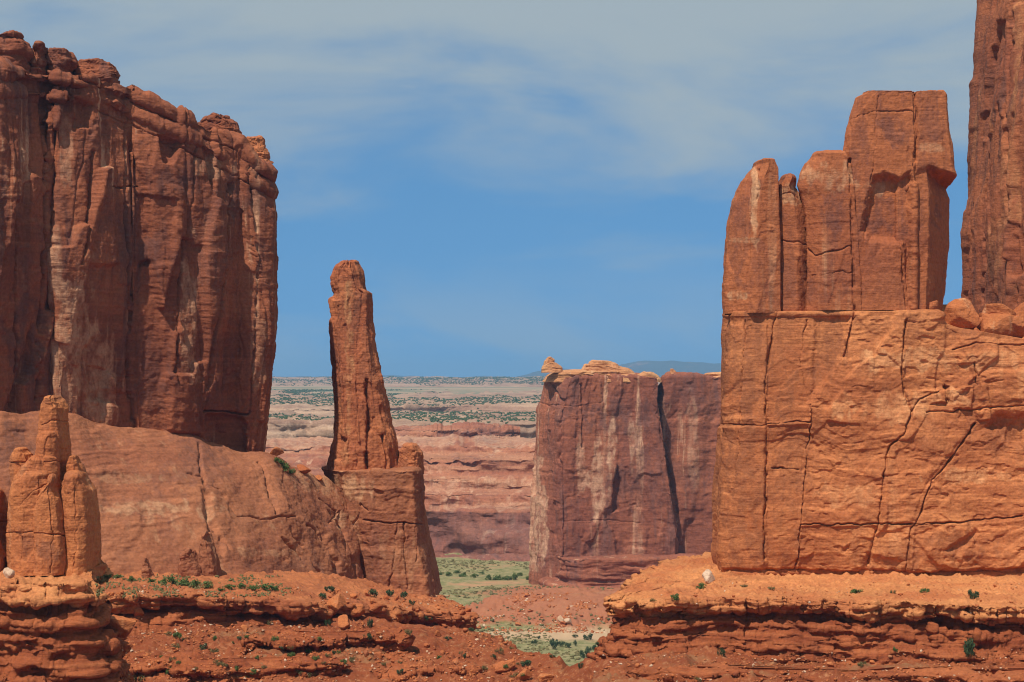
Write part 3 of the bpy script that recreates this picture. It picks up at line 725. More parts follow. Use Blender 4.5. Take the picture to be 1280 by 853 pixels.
D_pd = dict(big=(.6, 10), facets=((6, 14, .5, .12), (2.2, 6, .2, .12)), bed=((.10, 1.8), (.07, .6)), rough=((.14, 2), (.05, .5)), warp=1.5,
            cracks=[([(455, 650), (470, 652), (515, 656), (528, 655)], 1.2, .9), ([(508, 655), (506, 690), (512, 735)], 1.4, .8), ([(486, 735), (492, 700), (496, 655)], 1.2, .7), ([(462, 640), (452, 630), (440, 660)], 1.2, .6), ([(523, 660), (520, 700)], 1.0, .6)],
            pale=[(440, 612, 26, 20, .8), (430, 655, 12, 14, .8), (500, 690, 26, 40, .3)], varnish=[(475, 690, 20, 50, .35)])  # the broad pale patch paints sunlight onto the upper left slope
block('pedestal', M_apron, sp, YS - 5.5, [(425, 756), (424, 720), (422, 680), (416, 640), (409, 612), (405, 594), (403, 589.5)], [(551, 756), (547, 741), (541, 705), (536, 680), (531, 640), (529, 600), (528.5, 589.5)], [(756, 36), (589, 24)], D_pd, 320, 260,
      plan=[(-1, .3), (-.95, -.1), (-.55, -.8), (-.1, -.97), (.5, -1), (.9, -.93), (1, -.6), (1, .8), (.8, 1), (-.8, 1)], seed=53, dome=.25, smooth=.06)

# ------------------------------------------------------------------ right fin
YF = 300
fin = thing('rock_fin', 'sunlit orange sandstone fin with five blocky columns on its shoulder, on the right ledge', 'rock fin')
C_fin = [([(903, 531), (960, 530), (985, 529), (1012, 527)], 1.0, .7), ([(972, 390), (963, 430), (956, 480), (958, 530), (957, 610), (955, 700)], 1.5, .9), ([(1068, 388), (1062, 420), (1056, 445)], 1.8, 1.1),
         ([(1012, 505), (1014, 530), (1006, 600), (1000, 660), (996, 712)], 1.2, .8), ([(1000, 655), (1098, 655), (1180, 654), (1280, 646)], 1.3, .9), ([(1132, 400), (1128, 460), (1131, 490), (1140, 515), (1130, 545), (1112, 560), (1104, 595)], 1.6, 1.0),
         ([(1220, 530), (1200, 560), (1165, 600), (1150, 640), (1138, 660), (1132, 715)], 1.8, 1.1), ([(1140, 515), (1150, 500), (1180, 487), (1183, 484)], 1.5, .9), ([(1160, 517), (1236, 510), (1280, 508)], 1.3, .8), ([(1219, 452), (1221, 480)], 1.2, .7),
         ([(1104, 595), (1098, 655), (1085, 705)], 1.3, .8), ([(1010, 400), (1000, 450), (1012, 500)], 1.0, .5), ([(930, 400), (928, 470), (926, 530), (920, 600)], .9, .5), ([(966, 585), (998, 586)], 1.3, .7), ([(1192, 436), (1220, 428), (1280, 432)], 1.2, .7)]
D_fin = dict(big=(.9, 10), bigz=1.2, facets=((9, 8, .6, .16), (4.2, 2.8, .38, .17), (1.7, 1.1, .14, .2), (.8, .5, .06, .2)), bed=((.18, 1.7), (.08, .5)), rough=((.06, 3.6), (.03, .9)), pits=(.18, 2.6, .5), warp=2.2,
             cracks=C_fin, calm=[([(860, 380), (1068, 380), (1056, 445), (1014, 505), (1008, 600), (996, 730), (860, 730)], .45)],
             recess=[([(958, 392), (1064, 392), (1056, 445), (1012, 505), (1012, 527), (958, 530)], .4, 2.5), ([(870, 533), (957, 532), (955, 740), (870, 740)], -.35, 2.5), ([(959, 532), (1012, 530), (999, 655), (996, 740), (957, 740)], .3, 2.5),
                                   ([(1131, 490), (1183, 485), (1236, 510), (1160, 600), (1138, 654), (1104, 654), (1112, 560)], -.22, 3), ([(1221, 532), (1300, 525), (1300, 645), (1142, 654), (1166, 600)], .15, 3), ([(1140, 657), (1300, 648), (1300, 740), (1132, 740)], -.35, 2.5),
                                   ([(1000, 657), (1097, 657), (1084, 740), (996, 740)], .35, 2.5), ([(1130, 402), (1192, 397), (1221, 480), (1150, 498), (1130, 488)], .3, 3), ([(1183, 480), (1190, 483), (1187, 505), (1184, 505)], 1.2, 2), ([(1232, 535), (1262, 556), (1280, 560), (1290, 515), (1245, 515)], 1.3, 8), ([(1166, 487), (1184, 486), (1184, 505), (1164, 505)], -.5, 2), ([(1192, 484), (1218, 482), (1216, 510), (1190, 512)], -.6, 2),
                                   ([(1218, 512), (1226, 478), (1234, 480), (1242, 525), (1224, 528)], -.6, 3), ([(1172, 690), (1220, 660), (1224, 668), (1200, 694)], .6, 5), ([(905, 716), (1090, 722), (1090, 714), (905, 710)], .9, 5), ([(1090, 722), (1300, 720), (1300, 706), (1200, 712), (1090, 712)], 1.2, 6),
                                   ([(905, 395), (960, 395), (950, 520), (908, 525)], .35, 6), ([(1018, 395), (1064, 395), (1054, 440), (1040, 470), (1014, 495)], .5, 5), ([(1082, 690), (1132, 700), (1120, 720), (1075, 718)], .6, 6), ([(1140, 655), (1180, 655), (1150, 700), (1138, 715)], .4, 5)],
             varnish=[(930, 450, 36, 64, .95), (925, 600, 34, 90, .9), (1035, 430, 28, 46, .85), (985, 580, 24, 100, .8), (1030, 545, 18, 12, .5), (980, 420, 20, 30, .4), (1060, 576, 4, 6, .8), (1140, 396, 40, 8, .4), (1200, 680, 40, 22, .75), (1250, 550, 36, 20, .6), (1110, 690, 40, 20, .5), (1100, 400, 40, 12, .5), (1170, 560, 20, 40, .35)],
             pale=[(1085, 445, 9, 8, .8), (1140, 450, 70, 14, .6), (1110, 510, 70, 20, .55), (1200, 495, 16, 12, .7), (1230, 595, 60, 12, .6), (1060, 620, 40, 14, .4), (1240, 450, 40, 10, .45)])
wall('fin_base', M_fin, fin, [(909, 306), (912, 301.5), (929, 299.6), (967, 299.2), (1010, 299.2), (1060, 298.6), (1130, 297.5), (1210, 298), (1280, 297), (1560, 294), (1620, 312), (1560, 334), (1280, 338), (1000, 336), (922, 333), (905, 322)],
     [(800, 390), (1176, 388), (1184, 404), (1200, 410), (1240, 416), (1285, 424), (1700, 430)], [(800, 722), (1700, 724)], D_fin, 760, 520,
     [(0, .4), (.02, .9), (.1, 1.45), (.3, 1.2), (.5, .75), (.75, .35), (.95, .1), (.985, -.1), (1, -.5)], [(960, 316), (1500, 316)], lambda q: np.where((q[:, 1] < 312) & (q[:, 0] < 82), 1.0, .12), seed=61, ntop=24, dome=.25, smooth=1.6, calmtop=.012)
YF = 299.1
D_fg = dict(big=(.15, 7), bigz=3, facets=((4.0, 9, .3, .10), (1.8, 4, .12, .10)), bed=((.04, .8),), rough=((.05, 1.8), (.028, .5)), warp=1.2)
def fgd(**k): d = dict(D_fg); d.update(k); return d
def turned(P, a, b):
    """below the overhang the face of the last column turns away to the right"""
    k = sstep(Z(206 + 14 * np.abs(a), YF) - P[..., 2], -.3, 1.0)
    P[..., 1] += k * np.clip(.4 - b, 0, 1.4) / 1.4 * (.5 + (a + .05).clip(0) * 10.0)
    return P
FACET = [(-1, .2), (-.92, -.35), (-.35, -.95), (.1, -1), (.7, -.9), (.97, -.6), (1, .2), (.9, 1), (-.9, 1)]
block('column', M_finger, fin, YF, [(904, 391), (902, 360), (905, 310), (908, 275), (914, 247), (926, 222), (940, 203)], [(977, 389), (976, 330), (974, 260), (973, 230), (973, 210), (969, 199)], 11,
      fgd(varnish=[(925, 290, 16, 60, .6), (950, 340, 18, 40, .5), (940, 235, 14, 16, .4)], pale=[(944, 250, 5, 50, .6), (920, 370, 14, 6, .6), (930, 300, 20, 4, .4)], cracks=[([(948, 212), (946, 250)], 1.5, .6), ([(938, 232), (938, 300), (930, 384)], .9, .25)]), 200, 240,
      plan=[(-1, .2), (-.95, -.2), (-.1, -.95), (.1, -1), (.95, -.85), (1, -.7), (1, .6), (.8, 1), (-.8, 1)], seed=62, dome=.5, smooth=.04)
block('column', M_finger, fin, YF + 1.2, [(965, 389), (965, 330), (965, 260), (966, 232), (973, 222)], [(1016, 389), (1016, 300), (1010, 265), (1004, 248), (994, 232)], 9,
      fgd(cracks=[([(972, 301), (1008, 304)], .9, .3), ([(970, 245), (990, 240), (1003, 252)], .9, .3)], pale=[(990, 245, 16, 14, .6)]), 130, 200, plan=[(-1, .1), (-.9, -.7), (-.05, -1), (.15, -.9), (.9, -.3), (1, .4), (.8, 1), (-.9, 1)], seed=63, dome=1.0, smooth=.08)  # the pale patch paints sun onto the top facets
block('column', M_finger, fin, YF - .2, [(1007, 388), (1008, 320), (1007, 270), (1002, 245), (996, 230), (999, 215), (1006, 202), (1014, 195)], [(1078, 388), (1076, 340), (1073, 280), (1068, 235), (1062, 200), (1056, 192)], 11,
      fgd(cracks=[([(1061, 200), (1064, 260), (1066, 330), (1068, 388)], 2.0, .9), ([(1008, 310), (1020, 320), (1064, 308)], 1.3, .6), ([(1010, 296), (1012, 270)], .8, .3), ([(1015, 345), (1065, 340)], .8, .25)], varnish=[(1045, 270, 22, 40, .8), (1030, 360, 26, 20, .5), (1040, 340, 20, 20, .4)], pale=[(1035, 222, 30, 20, .5)]), 180, 230,
      plan=[(-1, -.55), (-1, -.62), (-.6, -.88), (-.3, -1), (.95, -1), (1, -.95), (1, .6), (.8, 1), (-.5, 1)], seed=64, dome=.9, smooth=.05)
block('column', M_finger, fin, YF - .2, [(1066, 388), (1066, 340), (1063, 280), (1060, 235), (1055, 205), (1053, 190), (1056, 168), (1062, 142), (1069, 120), (1076, 115)], [(1144, 388), (1144, 330), (1144, 260), (1144.5, 215), (1144, 150), (1143, 118), (1141, 113)], 14,
      fgd(recess=[([(1083, 250), (1090, 222), (1105, 216), (1124, 222), (1139, 214), (1141, 226), (1140, 388), (1134, 388), (1128, 340), (1128, 305), (1086, 302), (1076, 290)], 1.7, 9), ([(1126, 310), (1130, 240), (1136, 228), (1150, 225), (1150, 390), (1134, 388)], -.5, 3)],
          cracks=[([(1143.5, 110), (1143.5, 215)], 1.4, .6), ([(1061, 200), (1064, 260), (1066, 330), (1068, 388)], 2.0, .9), ([(1062, 150), (1092, 140), (1143, 138)], .9, .35), ([(1140, 218), (1128, 260), (1126, 300), (1132, 384)], 1.2, .6), ([(1098, 120), (1095, 180), (1080, 300)], .9, .3)], varnish=[(1122, 165, 24, 26, .8), (1105, 270, 22, 24, .6), (1075, 190, 12, 40, .5), (1100, 350, 30, 40, .3)], pale=[(1090, 235, 20, 10, .4)]), 260, 330,
      plan=[(-1, -.72), (-.84, -.96), (-.35, -1), (.95, -1), (1, -.95), (1, .6), (.8, 1), (-.5, 1)], seed=65, dome=.3, smooth=.03)
block('column', M_finger, fin, YF + .3, [(1106, 388), (1106, 300), (1106, 215), (1106, 150), (1107, 120), (1110, 114)], [(1192, 388), (1196, 360), (1204, 300), (1205, 240), (1192, 210), (1190.5, 188), (1186, 160), (1184, 118), (1181, 114)], 26,
      fgd(cracks=[([(1144.5, 110), (1144.5, 215)], 1.4, .6)], varnish=[(1165, 160, 20, 24, .7), (1165, 205, 12, 10, .4)], pale=[(1165, 185, 18, 8, .4)]), 170, 330,
      plan=[(-1, -.9), (-.95, -1), (.0, -1), (.85, -1), (1, -.9), (1, .2), (.8, 1), (-.4, 1)], seed=66, dome=.3, smooth=.05, front=turned)
# tower behind
tw = thing('rock_tower', 'tall dark brown rock tower rising out of the picture at the right edge', 'rock tower')
block('cliff', M_tower, tw, 345, [(1196, 560), (1203, 420), (1205, 380), (1205, 280), (1208, 200), (1210, 130), (1216, 50), (1219, 0), (1224, -60), (1240, -150)], [(1560, 560), (1540, 300), (1500, 0), (1470, -150)], 46,
      dict(big=(1.2, 10), bigz=4, cols=((6, .5),), facets=((5, 24, 1.4, .25), (2.2, 9, .5, .22), (1.0, 3.5, .2, .2)), rough=((.10, 3.2), (.05, .8)), bed=((.05, 1.2),), warp=2, pale=[(1265, 250, 12, 60, .4), (1272, 150, 3, 200, .6), (1245, 310, 16, 40, .4)], varnish=[(1225, 150, 14, 120, .5), (1250, 350, 30, 30, .5)],  # the pale streaks are painted-in sunlight on the dark face
           cracks=[([(1268, 0), (1262, 120), (1272, 380)], 2, 1.2), ([(1240, 60), (1232, 200), (1226, 380)], 1.6, 1.0)]), 420, 420, seed=71, plan=[(-1, .25), (-.98, -.2), (-.9, -.75), (-.75, -1), (.6, -1), (1, -.5), (1, 1), (-.9, 1)], smooth=.05)
print('fin ready')

# ------------------------------------------------------------------ pinnacle in front on the left
YP = 226
pn = thing('rock_pinnacle', 'knobby orange pinnacle with rounded lobes in front of the left cliff', 'rock pinnacle')
D_pn = dict(big=(.35, 4), facets=((2.4, 3, .25, .14), (1.0, 1.3, .1, .14)), bed=((.04, .6),), rough=((.06, 1.5), (.03, .4)), warp=1.0)
def pnd(**k): d = dict(D_pn); d.update(k); return d
block('lobe', M_pinn, pn, YP, [(8, 720), (6, 700), (7, 650), (10, 622), (17, 604), (28, 595)], [(84, 720), (85, 690), (85, 650), (84, 620), (82, 606), (75, 599)], 8,
      pnd(cracks=[([(8, 667), (45, 665), (84, 668)], 1.3, .4), ([(48, 600), (50, 640), (46, 716)], .9, .22), ([(28, 610), (30, 660), (24, 714)], .9, .2), ([(20, 640), (40, 615), (60, 605)], .9, .2)], varnish=[(30, 680, 14, 20, .45), (65, 630, 12, 18, .35)]), 200, 220, seed=81, dome=.9)
block('lobe', M_pinn, pn, YP + 1, [(78, 720), (79, 680), (78, 640), (76, 615), (80, 603)], [(120, 720), (123, 690), (122, 645), (119, 616), (111, 600)], 8, pnd(cracks=[([(92, 610), (96, 660), (92, 716)], 1.0, .25)]), 150, 200, seed=82, dome=1.0)
block('lobe', M_pinn, pn, YP - .7, [(40, 720), (40, 690), (40, 650), (43, 625), (50, 611), (58, 604)], [(88, 720), (90, 690), (89, 650), (86, 626), (80, 612), (72, 604)], 7, pnd(cracks=[([(38, 667), (88, 669)], 1.2, .4), ([(62, 610), (66, 660), (64, 716)], .9, .25)], varnish=[(60, 690, 16, 14, .5)]), 160, 200, seed=92, dome=1.0)
block('lobe', M_pinn, pn, YP + 2.6, [(92, 720), (92, 660), (92, 630), (94, 618)], [(127, 720), (126, 680), (123, 640), (117, 618)], 7, pnd(), 120, 180, seed=83, dome=.6)
block('lobe', M_pinn, pn, YP + 1.4, [(12, 660), (14, 620), (18, 598), (27, 584), (38, 577)], [(80, 650), (80, 610), (77, 592), (68, 578)], 6, pnd(), 150, 120, seed=84, dome=.5)
block('knob', M_pinn, pn, YP + 4, [(12, 640), (13, 600), (10, 585), (10, 572), (15, 564)], [(46, 640), (45, 600), (46, 580), (43, 568), (36, 563)], 5, pnd(cracks=[([(10, 577), (46, 576)], 1.1, .35)]), 120, 120, seed=85, dome=.3)
block('knob', M_pinn, pn, YP + 2.2, [(46, 620), (47, 590), (46, 565), (50, 550), (56, 545)], [(80, 620), (80, 590), (79, 560), (78, 548), (73, 543)], 5, pnd(cracks=[([(46, 576), (80, 578)], 1.0, .3)]), 130, 130, seed=86, dome=.3)
block('shaft', M_pinn, pn, YP + 4.5, [(46, 640), (45, 585), (45, 560), (47, 530), (48, 510), (54, 499)], [(86, 640), (86, 560), (84, 530), (85, 510), (82, 502), (77, 498)], 5.5, pnd(cracks=[([(49, 530), (62, 526), (84, 527)], .9, .2)]), 150, 240, seed=87, dome=.35)
block('knob', M_pinn, pn, YP + 4, [(82, 640), (82, 600), (82, 580), (85, 573)], [(114, 640), (111, 605), (107, 585), (101, 572)], 4, pnd(), 110, 110, seed=88, dome=.3)
block('knob', M_pinn, pn, YP + 1.6, [(74, 630), (76, 608), (80, 600)], [(112, 630), (110, 612), (102, 599)], 5, pnd(), 110, 70, seed=91, dome=.5)
block('lobe', M_pinn, pn, YP + 1.5, [(-50, 722), (-48, 670), (-40, 630), (-22, 612)], [(11, 722), (12, 680), (12, 640), (8, 618), (-4, 610)], 9, pnd(cracks=[([(-40, 655), (10, 652)], 1.0, .3)]), 150, 170, seed=89, dome=.5)
block('knob', M_pinn, pn, YP - .6, [(-30, 722), (-28, 700), (-16, 680)], [(8, 722), (8, 700), (2, 684)], 5, pnd(), 110, 90, seed=90, dome=.5)

# ------------------------------------------------------------------ layered ledges
def ledge(name, plan, zl, prof, spine, nu, ntop, D, seed, dome, mat, capmat, ncap, wfn, uamp=1.0, nprof=150):
    """Layered rim: profile (out, down) from the foot up to the lip, then the top surface in to the spine."""
    q = resample([(X(a, b), b) for a, b in plan], nu, wfn, True, 1.5)
    du = np.linalg.norm(np.diff(q, axis=0, append=q[:1]), axis=1); uu = np.cumsum(du) - du
    q = q + 0
    tg = np.roll(q, -4, 0) - np.roll(q, 4, 0); nn = np.stack([tg[:, 1], -tg[:, 0]], 1); nn /= np.linalg.norm(nn, axis=1, keepdims=True)
    c1 = uu / 4.2 + .5 * fbm(uu / 8, seed, .5, 2); k1 = np.floor(c1).astype(int); c2 = uu / 1.7 + .4 * fbm(uu / 3, seed, 1.5, 2); k2 = np.floor(c2).astype(int)
    blocky = 1.5 * (JIT[k1 & 63, seed, 0] - .5) + .8 * (JIT[k2 & 63, seed + 1, 0] - .5) - .8 * np.exp(-((c1 - k1) / .05) ** 2) - .4 * np.exp(-((c2 - k2) / .1) ** 2)
    drop_ = .9 * (JIT[k1 & 63, seed + 2, 0] - .5)
    q0 = q; q = q + nn * (uamp * 1.3 * fbm(uu / 9 + seed, .2, .9, 4, .55))[:, None]
    px = 640 + q[:, 0] / q[:, 1] * F
    z0 = zl(q[:, 0], q[:, 1]) + .35 * fbm(uu / 6, seed, .4, 3)
    pr = np.array(prof, float)
    s = np.concatenate([[0], np.cumsum(np.hypot(np.diff(pr[:, 0]), np.diff(pr[:, 1])))]); at = np.linspace(0, s[-1], nprof)
    po, pd = np.interp(at, s, pr[:, 0]), np.interp(at, s, pr[:, 1])
    rows = []
    for o_, d_ in zip(po, pd):
        wob = 1 + .35 * fbm(uu / 5 + seed, d_ / 1.5, 1.7, 3)
        dd = d_ * (1 + .10 * fbm(uu / 12 + seed, .1, 3.3, 2))
        lay = .6 * fbm(uu / 3.5 + seed * 3, d_ / 1.1, 5.1, 3) + blocky * uamp * np.interp(d_, [-4, -2.4, -2.0, 0], [.25, .25, 1, 1]) * np.interp(d_, [-.5, 0], [1, .75])
        rows.append(np.column_stack([q + nn * (o_ * wob + lay)[:, None], z0 + dd + drop_ * np.interp(d_, [-3, -2, -.8, 0], [0, 1, .3, 0])]))
    A, B = np.array([(X(a, b), b) for a, b in spine]); ab = B - A
    c = A + np.clip(((q - A) @ ab) / (ab @ ab), 0, 1)[:, None] * ab
    o_ = po[-1]
    kk = np.linspace(1, 0, ntop + 1)[1:] ** 1.25
    for k in kk:
        xy = c + (q + nn * o_ - c) * k + nn * (lay * k ** 9)[:, None]
        rows.append(np.column_stack([xy, zl(xy[:, 0], xy[:, 1]) + pd[-1] + (z0 - zl(q[:, 0], q[:, 1])) * k ** 3 + dome * (1 - k)]))
    P = np.array(rows); u = np.repeat(uu[None], len(P), 0)
    top = np.concatenate([np.zeros(nprof), np.ones(ntop)])[:, None] * np.ones(nu)[None]
    xs, ysx = P[..., 0], P[..., 1]
    f1, f2, idd = worley(xs / 1.4, ysx / 1.4, seed)
    tz = .28 * fbm(xs / 5, ysx / 5, .3, 4) + 1.0 * np.clip(.55 * idd - f1, 0, 1) + .4 * (vnoise(xs / 9, ysx / 3, 4.4) > .2) * sstep(vnoise(xs / 4, ysx / 4, .9), -.2, .2)
    P2, ppx, ppy = carve(P, normals(P, True), u, P[..., 2] - z0[None], D, seed, True, 1 - top * .85)
    P2[..., 2] += top * tz
    me = mesh_grid(name, P2, True, True, paint(ppx, ppy, D), P2[-1].mean(0))
    o = link(name, me, mat)
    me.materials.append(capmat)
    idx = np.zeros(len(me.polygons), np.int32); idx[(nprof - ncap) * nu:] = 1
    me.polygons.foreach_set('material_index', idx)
    return tag(o, kind='structure')


D_ld = dict(pillow=(2.0, 1.0, .4), facets=((2.3, .95, 1.0, .35), (1.0, .5, .45, .35), (.5, .3, .15, .3)), rough=((.06, 1.8), (.05, .5)), bed=((.3, .9), (.2, .36)), warp=.6)
PROF_R = [(2.0, -12), (1.8, -8.2), (1.6, -6.7), (.5, -6.0), (.1, -5.2), (-.4, -4.5), (-.3, -3.8), (-1.0, -3.4), (-1.9, -2.8), (-1.6, -2.35), (-.1, -2.1), (.5, -1.4), (.4, -.6), (.0, 0)]
ledge('rock_ledge', [(756, 273), (775, 271), (800, 270), (850, 267), (900, 268), (960, 267), (1040, 266), (1100, 264), (1200, 262), (1290, 261), (1700, 250), (1750, 330), (1400, 350), (1000, 350), (880, 335), (800, 305), (765, 275)],
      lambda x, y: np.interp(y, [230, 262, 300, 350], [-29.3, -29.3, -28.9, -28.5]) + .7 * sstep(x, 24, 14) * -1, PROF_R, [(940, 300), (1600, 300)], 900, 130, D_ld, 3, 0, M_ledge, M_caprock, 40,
      lambda q: np.where((q[:, 1] < 312) & (q[:, 0] < 80), 1.0, .1))
PROF_L = [(6, -9), (3.5, -6.2), (1.0, -5.2), (-.2, -4.6), (-.6, -3.9), (-1.6, -3.3), (-2.4, -2.5), (-1.9, -2.2), (.0, -2.0), (.5, -1.2), (.3, -.4), (0, 0)]
ledge('rock_ledge', [(60, 300), (110, 302), (150, 304), (200, 306), (250, 308), (300, 310), (350, 312), (400, 318), (412, 326), (440, 330), (470, 335), (505, 344), (530, 354), (560, 360), (585, 366), (592, 372), (570, 392), (548, 405), (300, 450), (60, 440), (40, 360)],
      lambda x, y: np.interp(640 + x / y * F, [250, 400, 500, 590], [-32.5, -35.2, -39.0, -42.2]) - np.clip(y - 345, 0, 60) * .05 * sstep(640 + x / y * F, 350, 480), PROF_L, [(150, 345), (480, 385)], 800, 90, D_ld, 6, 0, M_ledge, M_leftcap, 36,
      lambda q: np.where((q[:, 1] < 396) & (q[:, 0] > -80), 1.0, .1))
PROF_P = [(9, -26), (4.5, -18), (3.6, -14), (2.9, -11.5), (2.3, -10.8), (2.4, -9), (1.6, -8.4), (1.7, -6.6), (.9, -6.2), (1.0, -4.6), (.2, -4.2), (.2, -3.6), (-.7, -3.2), (-.5, -2.7), (.7, -2.4), (1.0, -1.6), (.5, -.7), (0, 0)]
ledge('rock_ledge', [(-260, 222), (-60, 221), (40, 220.5), (105, 221), (116, 224), (120, 230), (118, 238), (100, 246), (-60, 250), (-260, 250)],
      lambda x, y: np.interp(y, [215, 226, 240], [-22.4, -21.9, -21.6]) + 0 * x, PROF_P, [(-240, 232), (90, 232)], 520, 60, dict(D_ld, pillow=(2.4, 1.3, .26)), 9, 0, M_ledge, M_caprock, 34,
      lambda q: np.where((q[:, 1] < 236) & (q[:, 0] > -62), 1.0, .1), .5, 260)
PROF_S = [(4, -4), (1.5, -2.6), (.2, -2.0), (-.3, -1.5), (-.8, -1.2), (-.2, -1.0), (.3, -.6), (0, 0)]
for k_, (pl_, sp_) in enumerate([([(130, 279), (200, 281), (270, 279), (330, 282), (385, 281), (425, 284), (400, 289), (280, 290), (130, 290)], [(160, 286), (390, 287)]),
                                 ([(300, 293), (360, 295), (420, 296), (470, 298), (500, 301), (470, 304), (330, 303)], [(340, 300), (470, 302)]),
                                 ([(470, 283), (520, 285), (560, 286), (590, 290), (560, 294), (480, 293)], [(490, 289), (570, 291)]),
                                 ([(790, 252), (880, 251), (980, 250), (1080, 251), (1180, 249), (1350, 247), (1350, 256), (1000, 257), (800, 257)], [(830, 254), (1300, 254)])]):
    zf = lambda x, y, k_=k_: ground_h(x, np.full_like(x, (285, 299, 289, 239)[k_])) * 0 + (-39.9, -38.0, -41.6, -37.0)[k_] + .5 * fbm(x / 7, y / 7, k_, 2)
    ledge('rock_outcrop', pl_, zf, PROF_S, sp_, 420, 26, D_ld, 12 + k_, 0, M_ledge, M_ledge, 10, lambda q: np.ones(len(q)), .8, 60)
print('ledges ready')

# ------------------------------------------------------------------ boulders
bpy_ico = {}
def ico_dirs(n):
    import bmesh
    if n not in bpy_ico:
        bm = bmesh.new(); bmesh.ops.create_icosphere(bm, subdivisions=n, radius=1)
        v = np.array([tuple(x.co) for x in bm.verts]); f = [tuple(x.index for x in a.verts) for a in bm.faces]; bm.free()
        bpy_ico[n] = (v, f)
    return bpy_ico[n]


def boulder_mesh(name, seed, sub=4, round_=.25, planes=11, mat=None):
    r = np.random.RandomState(seed)
    v, f = ico_dirs(sub)
    n = r.randn(planes, 3); n /= np.linalg.norm(n, axis=1, keepdims=True); dd = .5 + .36 * r.rand(planes)
    q = v @ n.T
    rad = np.where(q > .05, dd[None] / np.maximum(q, .05), 9)
    p = 24 + 26 * (1 - round_)
    rad = np.power(np.sum(np.power(np.minimum(rad, 3), -p), 1), -1 / p)
    rad = np.minimum(rad, 1.15) + .03 * fbm(v[:, 0] * 3 + seed, v[:, 1] * 3, v[:, 2] * 3, 3) + .02 * fbm(v[:, 0] * 9 + seed, v[:, 1] * 9, v[:, 2] * 9, 2)
    P = v * rad[:, None]
    me = bpy.data.meshes.new(name); me.from_pydata(P.tolist(), [], f); me.update()
    me.polygons.foreach_set('use_smooth', np.zeros(len(f), bool)); me.materials.append(mat)
    return me


from mathutils import Vector
from mathutils.bvhtree import BVHTree
bpy.context.view_layer.update()
dg = bpy.context.evaluated_depsgraph_get()
def drop_to(px, py):
    """where the sight line through a spot of the photograph meets the rocks already built"""
    d = Vector(((px - 640) / F, 1.0, (HY - py) / F)).normalized()
    ok, loc, nrm, i, o, m = sc.ray_cast(dg, Vector((0, 0, 0)), d)
    return (loc, nrm, o) if ok else (None, None, None)


def settle(x, y, z0=60):
    ok, loc, *_ = sc.ray_cast(dg, Vector((x, y, z0)), Vector((0, 0, -1)))
    return loc.z if ok else None


BV = [boulder_mesh('boulder_mesh', 200 + i, 4, .05 + .3 * (i % 3) / 2, 8 + i % 4, M_boulder) for i in range(8)]
BP = [boulder_mesh('boulder_mesh', 300 + i, 3, .0, 7 + i, M_paleboulder) for i in range(4)]
rr = np.random.RandomState(5)
def rock_at(name, me, px, py, w_, h_, label, cat='boulder', group=None, tilt=None, rz=None, sink=.25, Y=None, own=True):
    """w_, h_ in photo pixels; py is where its foot rests"""
    if Y is None:
        loc, nr, ob = drop_to(px, py)
        if loc is None: return None
        x, y, z = loc
    else:
        x, y, z = X(px, Y), Y, Z(py, Y)
    sx, sz = w_ / 2 / F * y / .88, h_ / 2 / F * y / .86
    o = bpy.data.objects.new(name, me); COL.objects.link(o)
    o.location = (x, y + sx * .3, z + sz * (1 - sink * 2 * .5) * .86)
    o.scale = (sx, (sx + sz) / 2, sz)
    o.rotation_euler = (0, 0, 0) if tilt is None else tilt
    if rz is not None: o.rotation_euler[2] = rz
    return tag(o, label, cat, group)


G1 = 'boulders piled at the foot of the right tower'
for px, py, w_, h_, v, tl, lab in [(1208, 411, 40, 38, 2, (0, 0, .3), 'big squarish orange boulder at the left end of the pile below the dark tower'),
                                   (1248, 403, 48, 24, 3, (.1, .12, .9), 'flat topped orange slab resting across the back of the boulder pile'),
                                   (1243, 420, 46, 36, 5, (.2, .35, .2), 'angular tilted orange block at the front of the boulder pile'),
                                   (1272, 421, 34, 28, 1, (0, .1, 1.2), 'rounded orange boulder cut by the picture edge in the boulder pile'),
                                   (1228, 412, 26, 20, 6, (.1, -.5, .4), 'small wedge shaped rock leaning on the big squarish boulder'),
                                   (1255, 411, 24, 22, 4, (.2, .5, .4), 'leaning triangular block in the middle of the boulder pile'),
                                   (1274, 402, 30, 20, 7, (.1, -.5, .2), 'upper tilted slab of the boulder pile by the picture edge'),
                                   (1222, 420, 9, 10, 0, (0, 0, 0), 'little upright stone standing in the gap below the pile')]:
    rock_at('boulder', BV[v], px, py, w_, h_, lab, 'boulder', G1, tl, None, .12, 301.5 + (408 - py) * .07)
rock_at('boulder', BV[5], 1166, 388, 11, 14, 'small broken block on the sill beside the tallest column', 'boulder', None, (0, .3, 0), None, .1, 299)
rock_at('boulder', BV[4], 886, 728, 17, 15, 'white pointed boulder on the ledge at the left foot of the fin', 'boulder', None, (.1, .2, .3), None, .1).data = BP[1]
rock_at('boulder', BP[2], 9, 722, 14, 11, 'small pale rock at the left foot of the orange pinnacle', 'boulder', None, None, .5, .1)
G2 = 'boulders below the left cliff'
